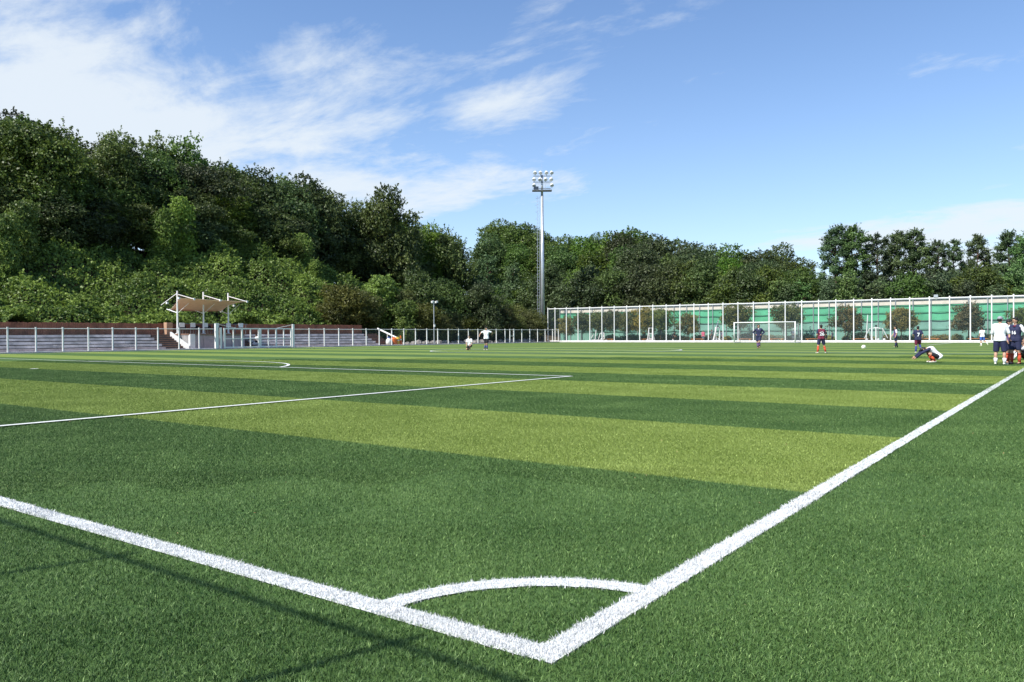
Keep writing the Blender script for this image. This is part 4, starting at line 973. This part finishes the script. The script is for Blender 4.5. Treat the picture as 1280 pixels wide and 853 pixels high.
# ------------------------------------------------------------------ people
SKIN = mat('skin', (.46, .27, .18), .55, .06, 6); HAIR = mat('dark_hair', (.012, .010, .009), .5, .2, 30); EYE = mat('eye', (.02, .015, .012), .3, .05, 5); LIP = mat('lip', (.30, .12, .10), .5, .05, 5)
CL = {'navy': mat('navy_cloth', (.018, .022, .062), .8, .15, 12), 'maroon': mat('maroon_cloth', (.16, .018, .045), .8, .12, 12), 'white': mat('white_cloth', (.78, .79, .80), .8, .05, 9), 'grey': mat('grey_cloth', (.25, .26, .29), .8, .1, 9),
      'black': mat('black_cloth', (.014, .014, .018), .8, .2, 12), 'redsock': mat('red_sock', (.50, .075, .03), .85, .15, 14), 'bluesock': mat('blue_sock', (.03, .05, .20), .85, .12, 14), 'blue': mat('blue_cloth', (.04, .11, .42), .8, .1, 12),
      'purple': mat('purple_cloth', (.10, .055, .16), .8, .1, 12), 'pink': mat('pink_cloth', (.55, .12, .20), .8, .1, 12), 'green': mat('green_boot', (.02, .22, .10), .5, .1, 12), 'shoe': mat('dark_boot', (.02, .018, .018), .5, .1, 12), 'whiteboot': mat('white_boot', (.74, .72, .62), .5, .06, 12), 'slate': mat('slate_cloth', (.10, .12, .15), .8, .1, 12)}
STAND = dict(pel=(0, 0, .95), chest=(0, 0, 1.30), neck=(0, 0, 1.47), head=(0, .02, 1.63), look=(0, 1, 0),
             shR=(.185, 0, 1.42), elR=(.25, -.02, 1.14), wrR=(.26, .08, .90), haR=(.26, .13, .82), shL=(-.185, 0, 1.42), elL=(-.25, -.02, 1.14), wrL=(-.26, .08, .90), haL=(-.26, .13, .82),
             hipR=(.095, 0, .90), knR=(.11, .02, .49), anR=(.115, -.02, .085), toR=(.13, .16, .03), hipL=(-.095, 0, .90), knL=(-.11, .02, .49), anL=(-.115, -.02, .085), toL=(-.13, .16, .03))
def remesh(mb, voxel, name, mats, smooth_it=4):
    me = mb.mesh(name, mats); ob = bpy.data.objects.new(name+'_work', me); C.objects.link(ob)
    r = ob.modifiers.new('r', 'REMESH'); r.mode = 'VOXEL'; r.voxel_size = voxel; s_ = ob.modifiers.new('s', 'SMOOTH'); s_.iterations = smooth_it; s_.factor = .5
    out = bpy.data.meshes.new_from_object(ob.evaluated_get(bpy.context.evaluated_depsgraph_get())); bpy.data.objects.remove(ob); out.name = name
    out.materials.clear()
    for m in mats: out.materials.append(m)
    out.polygons.foreach_set('use_smooth', [True]*len(out.polygons)); return out
def join_extra(me, mb):
    bm = bmesh.new(); bm.from_mesh(me); vs = [bm.verts.new(v) for v in mb.v]
    for f, mi in zip(mb.f, mb.m):
        try: fa = bm.faces.new([vs[i] for i in f]); fa.material_index = mi; fa.smooth = True
        except ValueError: pass
    bm.to_mesh(me); bm.free(); return me
def hand(mb, w, h, side, curl=.5):
    """palm, four unequal bent fingers and a thumb from the side of the palm"""
    w = Vector(w); h = Vector(h); d = (h-w).normalized(); a = d.cross(Vector((0, 0, 1)))
    if a.length < .2: a = d.cross(Vector((0, 1, 0)))
    a.normalize(); b = d.cross(a).normalized(); L_ = .085
    mb.tube(w, w+d*L_*.55, .026, .036, 8).ball(w+d*L_*.6, (.034, .034, .034), 8)
    for k, (o_, l) in enumerate(((-.030, .066), (-.010, .078), (.010, .074), (.029, .058))):
        p = w+d*L_*.85+a*o_; q = p+d*l*.5+b*curl*.012; r_ = q+d*l*.42+b*curl*.034; mb.path([p-d*.02, q, r_], [.0095, .0085, .0065], 6)
    p = w+d*L_*.35+a*side*.032; q = p+a*side*.030+d*.026; mb.path([p-a*side*.012, q, q+d*.030+b*.012], [.012, .010, .008], 6)
def figure(label, P, turn, H, pose, shirt, shorts, socks, boots, long_sleeve=False, sleeve=None, hat=None, number=None, num_back=False, collar=None, group=None, shorts_len=.85, hem=None, sock_len=.95, bare=False):
    J = dict(STAND); J.update(pose); J = {k: Vector(v) for k, v in J.items()}
    v = np.array(P[:2])-CAM[:2]; v = v/np.linalg.norm(v); r = np.array([v[1], -v[0]]); a = R(turn)
    f = math.cos(a)*(-v)+math.sin(a)*(-r); rz = math.atan2(-f[0], f[1]); k = H/1.75
    t = thing('person', label, 'person', (P[0], P[1], P[2] if len(P) > 2 else 0), rz, group); t.scale = (k, k, k)
    look = J['look'].normalized(); hd = J['head']; X = Vector((1, 0, 0)); sh = (J['shR']-J['shL']).normalized(); hp = (J['hipR']-J['hipL']).normalized(); pel, ch, nk = J['pel'], J['chest'], J['neck']
    upv = (hd-nk).normalized(); sd_ = look.cross(upv).normalized()
    rot = Matrix((sd_, look, sd_.cross(look))).transposed().to_3x3()
    b = MB()
    def torso(m_, e):
        for s_ in (-1, 1):
            m_.tube(pel+hp*s_*.075, (pel+ch)/2+hp*s_*.065, .105+e, .092+e, 12).tube((pel+ch)/2+hp*s_*.065, ch+sh*s_*.085, .092+e, .108+e, 12); m_.ball(pel+hp*s_*.075, .105+e, 10).ball(ch+sh*s_*.085, .108+e, 10).ball((pel+ch)/2+hp*s_*.065, .092+e, 10)
            m_.tube(ch+sh*s_*.085, J['shR' if s_ > 0 else 'shL'], .10+e, .062+e, 10)
        m_.tube(J['shL'], J['shR'], .060+e, None, 10)
    torso(b, 0)
    b.tube(ch+(nk-ch)*.5, nk, .085, .058, 10).tube(nk-(nk-ch)*.1, hd, .055, .052, 10)
    b.ball(hd+upv*.018, (.077, .096, .108), 14, rot=rot).ball(hd+look*.028-upv*.055, (.052, .058, .055), 10, rot=rot)
    b.tube(hd+look*.085+upv*.005, hd+look*.112-upv*.025, .010, .017, 7)
    for s_ in (-1, 1): b.ball(hd+sd_*s_*.078-look*.005, (.014, .022, .032), 7, rot=rot)
    for s_ in 'RL':
        b.ball(J['sh'+s_], .058, 10).tube(J['sh'+s_], J['el'+s_], .052, .041, 10).ball(J['el'+s_], .041, 8).tube(J['el'+s_], J['wr'+s_], .041, .029, 10).ball(J['wr'+s_], .029, 8)
        kn, an, hi, to = J['kn'+s_], J['an'+s_], J['hip'+s_], J['to'+s_]; back = ((hi-kn).normalized()+(an-kn).normalized())
        cm = kn+(an-kn)*.32+(Vector((0, -.018, 0)))
        b.ball(hi, .098, 10).tube(hi, kn, .092, .060, 12).ball(kn, .060, 10).tube(kn, cm, .056, .060, 10).ball(cm, .060, 10).tube(cm, an, .060, .038, 10).ball(an, .040, 8).tube(an, to, .038, .030, 8)
    body = remesh(b, .014, 'body', [SKIN, EYE, LIP])
    e = MB(); hand(e, J['wrR'], J['haR'], -1); hand(e, J['wrL'], J['haL'], 1)
    for s_ in (-1, 1): e.ball(hd+look*.088+sd_*s_*.031+upv*.022, .0125, 7, 1)
    e.ball(hd+look*.083-upv*.050, (.026, .010, .008), 7, 2, rot)
    link('body', join_extra(body, e), t)
    s1 = MB(); torso(s1, .022); dn = (pel-ch).normalized()
    for q_ in (-1, 1): s1.tube(pel+hp*q_*.072-dn*.06, pel+hp*q_*.072+dn*.085, .132, .142, 12)
    s1.tube(pel-hp*.07-dn*.0, pel+hp*.07, .132, None, 10); s1.tube(ch+(nk-ch)*.55, nk-(nk-ch)*.12, .10, .070, 10); sl = MB() if sleeve else s1
    for s_ in 'RL':
        q = J['wr'+s_] if long_sleeve else J['sh'+s_]+(J['el'+s_]-J['sh'+s_])*.82
        if long_sleeve: sl.tube(J['sh'+s_], J['el'+s_], .072, .056, 10).ball(J['el'+s_], .056, 8).tube(J['el'+s_], q, .056, .042, 10)
        else: sl.tube(J['sh'+s_], q, .074, .068, 10)
        sl.ball(J['sh'+s_], .075, 10)
    so = link('shirt', remesh(s1, .016, 'shirt', [CL[shirt]], 3), t)
    if sleeve: link('sleeves', remesh(sl, .016, 'sleeves', [CL[sleeve]], 2), t)
    if collar: MB().tube(nk-(nk-ch)*.32, nk-(nk-ch)*.02, .104, .070, 12).build('collar', CL[collar], t, smooth=True)
    if hem: c_ = pel+(ch-pel)*.12; m_ = MB(); [m_.tube(c_+hp*q*.07-(ch-pel)*.16, c_+hp*q*.07+(ch-pel)*.02, .133, .130, 12) for q in (-1, 1)]; m_.build('hem', CL[hem], t, smooth=True)
    s2 = MB()
    for s_ in 'RL':
        hi, kn = J['hip'+s_], J['kn'+s_]; s2.ball(hi, .115, 10).tube(hi, hi+(kn-hi)*shorts_len, .115, .098, 12)
        s2.tube(pel+hp*(.07 if s_ == 'R' else -.07), hi, .122, .115, 10)
    s2.ball(pel, .125, 10); link('shorts', remesh(s2, .016, 'shorts', [CL[shorts]], 2), t)
    for s_ in 'RL':
        kn, an, to = J['kn'+s_], J['an'+s_], J['to'+s_]; cm = kn+(an-kn)*.32+Vector((0, -.018, 0)); st = an+(kn-an)*sock_len*.9
        if sock_len > .5: MB().tube(st, cm, .064, .068, 12).tube(cm, an, .068, .048, 12).tube(an, an-(kn-an)*.05, .048, .046, 12).build('sock', CL[socks], t, smooth=True)
        else: MB().tube(an+(kn-an)*.42, an, .062, .050, 12).build('sock', CL[socks], t, smooth=True)
        d = (to-an); d2 = Vector((d.x, d.y, d.z)).normalized(); hl = an-d2*.035
        m_ = MB(); m_.ball(hl-Vector((0, 0, .035)), (.040, .044, .044), 8).ball(to-d2*.02, (.042, .048, .030), 8).tube(hl-Vector((0, 0, .035)), to-d2*.03, .041, .032, 8); link('boot', remesh(m_, .014, 'boot', [CL[boots]], 2), t)
    if hat:
        m_ = MB().ball(hd+upv*.045-look*.004, (.090, .108, .092), 12, rot=rot); m_.ball(hd+upv*.040+look*.105, (.070, .070, .012), 10, rot=rot); m_.build('cap', CL[hat], t, smooth=True)
        MB().ball(hd+upv*.005-look*.030, (.083, .083, .085), 12, rot=rot).build('hair', HAIR, t, smooth=True)
    else:
        m_ = MB().ball(hd+upv*.045-look*.020, (.088, .100, .092), 14, rot=rot).ball(hd-upv*.005-look*.042, (.080, .070, .085), 10, rot=rot).ball(hd+upv*.095+look*.040, (.062, .052, .035), 8, rot=rot)
        g2 = random.Random(len(label))
        for q in range(14):
            an_ = g2.uniform(0, 6.28); c_ = hd+upv*(.09+g2.uniform(-.03, .03))+(sd_*math.cos(an_)+look*math.sin(an_))*.055-look*.015; m_.ball(c_, .030, 6)
        m_.build('hair', HAIR, t, smooth=True)
    if number:
        up_ = (ch-pel).normalized(); sgn = -1 if num_back else 1; fwd = sh.cross(up_)*-1
        fwd = up_.cross(sh).normalized(); n_ = fwd*sgn; xx = (sh*-1 if not num_back else sh)
        for txt, size, off in number:
            cu = bpy.data.curves.new('number', 'FONT'); cu.body = txt; cu.size = size; cu.align_x = 'CENTER'; cu.align_y = 'CENTER'; cu.extrude = .004; cu.offset = size*.03
            ob = bpy.data.objects.new('number_work', cu); C.objects.link(ob); me = bpy.data.meshes.new_from_object(ob.evaluated_get(bpy.context.evaluated_depsgraph_get())); bpy.data.objects.remove(ob)
            me.materials.clear(); me.materials.append(CL['white']); o_ = link('number', me, t)
            m3 = Matrix((xx, up_, xx.cross(up_))).transposed().to_4x4(); m3.translation = ch-up_*(.10-off)+n_*.137; o_.matrix_local = m3
    return t
def Pg(px, py): p = G(px, py); return (float(p[0]), float(p[1]), 0.0)
# the group of three at the right
figure('man with grey cap, white long-sleeved top and navy shorts, back to the camera', Pg(1250, 456.6), 196, 1.74,
       dict(elR=(.27, .05, 1.16), wrR=(.13, .25, 1.13), haR=(.05, .28, 1.15), elL=(-.27, .04, 1.15), wrL=(-.14, .26, 1.10), haL=(-.06, .28, 1.10), anR=(.15, -.02, .085), toR=(.20, .15, .03), anL=(-.14, -.02, .085), toL=(-.18, .15, .03), knR=(.14, .02, .49), knL=(-.13, .02, .49), look=(.25, 1, -.05)),
       'white', 'navy', 'white', 'whiteboot', long_sleeve=True, hat='grey', shorts_len=1.0, sock_len=.4)
figure('dark-haired player half hidden between the man in the cap and the player with white sleeves', Pg(1259.5, 454.8), -70, 1.66, dict(head=(0, .05, 1.61), look=(-.1, 1, -.2), toR=(.2, .12, .03)), 'purple', 'navy', 'redsock', 'shoe')
figure('player with white sleeves, numbered navy shirt and red socks, facing the man in the cap', Pg(1269.5, 456.0), 28, 1.70,
       dict(elR=(.26, -.06, 1.16), wrR=(.17, .10, .98), haR=(.12, .14, .93), elL=(-.34, -.06, 1.16), wrL=(-.36, .08, .95), haL=(-.36, .12, .88), anR=(.14, 0, .085), knR=(.12, .02, .49), anL=(-.14, 0, .085), look=(.45, 1, -.05)),
       'navy', 'navy', 'redsock', 'shoe', sleeve='white', collar='maroon', hem='maroon', number=[('16', .17, -.01)])
figure('player in white and black sitting on the turf at the right edge', Pg(1284, 450.5), 60, 1.70,
       dict(pel=(0, -.05, .13), chest=(0, .06, .46), neck=(0, .14, .61), head=(0, .20, .76), shR=(.185, .10, .57), shL=(-.185, .10, .57), elR=(.27, .26, .42), wrR=(.20, .46, .44), haR=(.14, .52, .46), elL=(-.27, .26, .42), wrL=(-.20, .46, .44), haL=(-.14, .52, .46),
            hipR=(.095, .0, .12), knR=(.17, .40, .43), anR=(.15, .66, .09), toR=(.17, .84, .04), hipL=(-.095, 0, .12), knL=(-.17, .40, .43), anL=(-.15, .66, .09), toL=(-.17, .84, .04)), 'white', 'black', 'white', 'shoe', long_sleeve=True, sleeve='black')
figure('squatting player in a white top with navy sleeves, reaching both hands forward over the turf', Pg(1165.5, 453.6), 82, 1.70,
       dict(pel=(0, -.22, .26), chest=(0, .04, .54), neck=(0, .19, .56), head=(0, .33, .53), look=(0, .75, -.65), shR=(.18, .13, .55), shL=(-.18, .13, .55), elR=(.20, .42, .42), wrR=(.12, .62, .24), haR=(.10, .72, .18), elL=(-.18, .40, .40), wrL=(-.10, .60, .20), haL=(-.08, .70, .14),
            hipR=(.10, -.20, .25), knR=(.19, .17, .44), anR=(.17, -.02, .085), toR=(.21, .17, .03), hipL=(-.10, -.20, .25), knL=(-.17, .12, .36), anL=(-.15, -.06, .085), toL=(-.18, .13, .03)), 'white', 'black', 'redsock', 'whiteboot', long_sleeve=True, sleeve='navy')
figure('running player seen from behind, navy shirt with a white number and dark socks', Pg(1147.5, 441.6), 168, 1.54,
       dict(pel=(0, 0, .93), elR=(.27, -.10, 1.17), wrR=(.24, .02, .95), haR=(.24, .08, .88), elL=(-.28, .04, 1.17), wrL=(-.22, .22, 1.05), haL=(-.19, .28, 1.05), knL=(-.10, .06, .50), anL=(-.14, -.04, .085), toL=(-.15, .14, .03), knR=(.13, .20, .56), anR=(.14, -.12, .34), toR=(.15, -.10, .19)), 'navy', 'maroon', 'bluesock', 'whiteboot', number=[('7', .30, -.02), ('----', .10, .15)], num_back=True)
figure('walking player seen from behind, navy and maroon shirt with white number and red socks', Pg(1026.5, 442.0), 160, 1.66,
       dict(elR=(.25, .02, 1.15), wrR=(.25, .12, .92), haR=(.25, .16, .84), elL=(-.25, -.02, 1.15), wrL=(-.20, .18, 1.0), haL=(-.14, .24, .98), knR=(.19, .04, .49), anR=(.27, .02, .085), toR=(.38, .15, .03), knL=(-.17, .02, .49), anL=(-.24, -.06, .085), toL=(-.27, .12, .03), hipR=(.10, 0, .89), hipL=(-.10, 0, .89)), 'maroon', 'navy', 'redsock', 'whiteboot', sleeve='navy', number=[('26', .28, -.02), ('----', .12, .15)], num_back=True)
figure('player in dark navy with white shoulder, hands on hips in front of the goal', Pg(948.5, 436.2), 8, 1.84,
       dict(elR=(.40, -.08, 1.20), wrR=(.19, .06, 1.03), haR=(.12, .10, .99), elL=(-.38, -.08, 1.20), wrL=(-.19, .06, 1.03), haL=(-.12, .10, .99), knR=(.10, .02, .49), knL=(-.06, .16, .52), anL=(-.06, -.02, .16), toL=(-.06, .12, .08), anR=(.05, 0, .085), toR=(.05, .18, .03)), 'navy', 'navy', 'purple', 'shoe', long_sleeve=True, collar='white')
figure('player in navy with green boots, standing side-on near the far fence', Pg(1119.5, 435.0), 75, 1.66, dict(elR=(.22, .06, 1.16), wrR=(.18, .22, .98), haR=(.16, .28, .93), knR=(.10, -.06, .49), anR=(.11, -.16, .085), toR=(.13, .03, .03), anL=(-.11, .06, .085), toL=(-.12, .24, .03)), 'purple', 'navy', 'navy', 'green', sleeve='white')
figure('boy in a white shirt and bright blue shorts running away near the far fence', Pg(1228, 433.0), 150, 1.56, dict(elR=(.27, .08, 1.2), wrR=(.18, .26, 1.14), haR=(.14, .3, 1.16), knR=(.16, -.02, .50), anR=(.30, -.30, .26), toR=(.33, -.30, .12), knL=(-.12, .04, .49)), 'white', 'blue', 'white', 'whiteboot', sock_len=.45)
figure('child in white shirt and black shorts kneeling on the turf near the low fence', Pg(586.5, 438.2), 25, 1.62,
       dict(pel=(0, -.16, .42), chest=(0, -.08, .78), neck=(0, -.05, .94), head=(0, -.02, 1.10), shR=(.185, -.07, .89), shL=(-.185, -.07, .89), elR=(.25, -.02, .62), wrR=(.20, .12, .42), haR=(.17, .18, .38), elL=(-.25, -.04, .62), wrL=(-.20, .10, .42), haL=(-.16, .16, .38), hipR=(.10, -.15, .38), knR=(.14, .20, .10), anR=(.12, -.24, .08), toR=(.12, -.40, .04), hipL=(-.10, -.15, .38), knL=(-.12, .16, .42), anL=(-.13, .18, .09), toL=(-.14, .36, .03)), 'white', 'black', 'black', 'shoe')
figure('boy in white shirt with both elbows out, standing beside the kneeling child', Pg(608, 438.0), 6, 1.76,
       dict(shR=(.185, 0, 1.43), elR=(.42, -.02, 1.33), wrR=(.52, .10, 1.14), haR=(.54, .14, 1.07), shL=(-.185, 0, 1.43), elL=(-.44, -.04, 1.36), wrL=(-.42, -.14, 1.24), haL=(-.38, -.18, 1.18), look=(-.5, 1, 0), knR=(.06, .04, .49), anR=(.13, -.04, .10), toR=(.17, .12, .03), knL=(-.05, .06, .49), anL=(-.05, 0, .085), toL=(-.06, .18, .03)), 'white', 'black', 'bluesock', 'whiteboot', sock_len=.75)
def Pf(px, dy): return (float(onY(px, FY+dy)), FY+dy, 0.0)
figure('stooping person in black between the fences, left of the goal', Pf(841.5, 3), -60, 1.62, dict(pel=(0, -.12, .92), chest=(0, .08, 1.22), neck=(0, .22, 1.34), head=(0, .32, 1.45), look=(0, .9, -.45), shR=(.185, .16, 1.31), shL=(-.185, .16, 1.31), elR=(.22, .24, 1.02), wrR=(.2, .36, .82), haR=(.2, .4, .74), elL=(-.22, .24, 1.02), wrL=(-.2, .36, .82), haL=(-.2, .4, .74)), 'black', 'black', 'white', 'whiteboot')
figure('person in a pink shirt and slate trousers between the fences', Pf(879, 4), 0, 1.60, {}, 'pink', 'slate', 'slate', 'shoe', shorts_len=1.0)
figure('person in slate grey standing left of the leaning white pole', Pf(889.5, 4.6), 100, 1.72, {}, 'slate', 'slate', 'slate', 'shoe', shorts_len=1.0)
figure('person in dark clothes bending over the white equipment cart', Pf(902.5, 2.4), 90, 1.55, dict(look=(0, 1, -.5), head=(0, .1, 1.6)), 'purple', 'black', 'black', 'shoe')
figure('person in slate grey with a white cap behind the right goal post', Pf(991.5, 1.4), 0, 1.74, dict(elR=(.30, .02, 1.15), wrR=(.14, .2, 1.05), haR=(.06, .24, 1.05), elL=(-.30, .02, 1.15), wrL=(-.14, .2, 1.02), haL=(-.06, .24, 1.02), anR=(.2, 0, .085), anL=(-.2, 0, .085)), 'slate', 'slate', 'slate', 'shoe', hat='white', shorts_len=1.0, long_sleeve=True)
figure('person in black with white sleeves, half hidden by the walking player in maroon', Pf(1032.5, 2.2), -60, 1.5, dict(elR=(.3, .1, 1.2), wrR=(.32, .3, 1.1), haR=(.32, .36, 1.06)), 'black', 'black', 'black', 'shoe', sleeve='white')
figure('person in black with a white belt line, right of the walking player behind the fence', Pf(1040.5, 2.6), 120, 1.42, dict(look=(0, 1, -.3), head=(0, .08, 1.6)), 'slate', 'black', 'black', 'shoe', hem='white', shorts_len=1.0)
figure('person in a pale top sitting low behind the gate', (TX-1.2, float(onX(321.5, TX-1.2)), TR*2), 60, 1.62, dict(pel=(0, -.05, .13), chest=(0, .02, .46), neck=(0, .08, .62), head=(0, .12, .77), shR=(.185, .04, .57), shL=(-.185, .04, .57), elR=(.25, .16, .34), wrR=(.18, .36, .36), haR=(.14, .42, .37), elL=(-.25, .16, .34), wrL=(-.18, .36, .36), haL=(-.14, .42, .37), hipR=(.095, 0, .12), knR=(.14, .42, .16), anR=(.14, .46, -.22), toR=(.15, .64, -.24), hipL=(-.095, 0, .12), knL=(-.14, .42, .16), anL=(-.14, .46, -.22), toL=(-.15, .64, -.24)), 'white', 'black', 'white', 'shoe')


# ------------------------------------------------------------------ bits of leaf and chaff blown onto the turf
def litter():
    g_ = np.random.default_rng(91); n_ = 46; d_ = g_.uniform(2.8, 12, n_); l_ = g_.uniform(-.7, .7, n_)*d_
    f2 = FW[:2]/np.hypot(*FW[:2]); r2 = RT[:2]/np.hypot(*RT[:2]); Q = CAM[:2]+d_[:, None]*f2+l_[:, None]*r2
    P = np.concatenate([Q, g_.uniform(.016, .022, (n_, 1))], 1); N_ = np.tile(np.array([[0, 0, 1.0]]), (n_, 1))
    M['dry_leaf'] = leaf_mat('dry_leaf', (.16, .10, .045), (.46, .38, .20), .1)
    o = link('leaf_litter', leaf_mesh('leaf_litter', P, N_, .016, 92, 'dry_leaf')); tag(o, 'tiny dry leaf bits scattered over the near turf', 'leaf litter', kind='stuff')
litter()
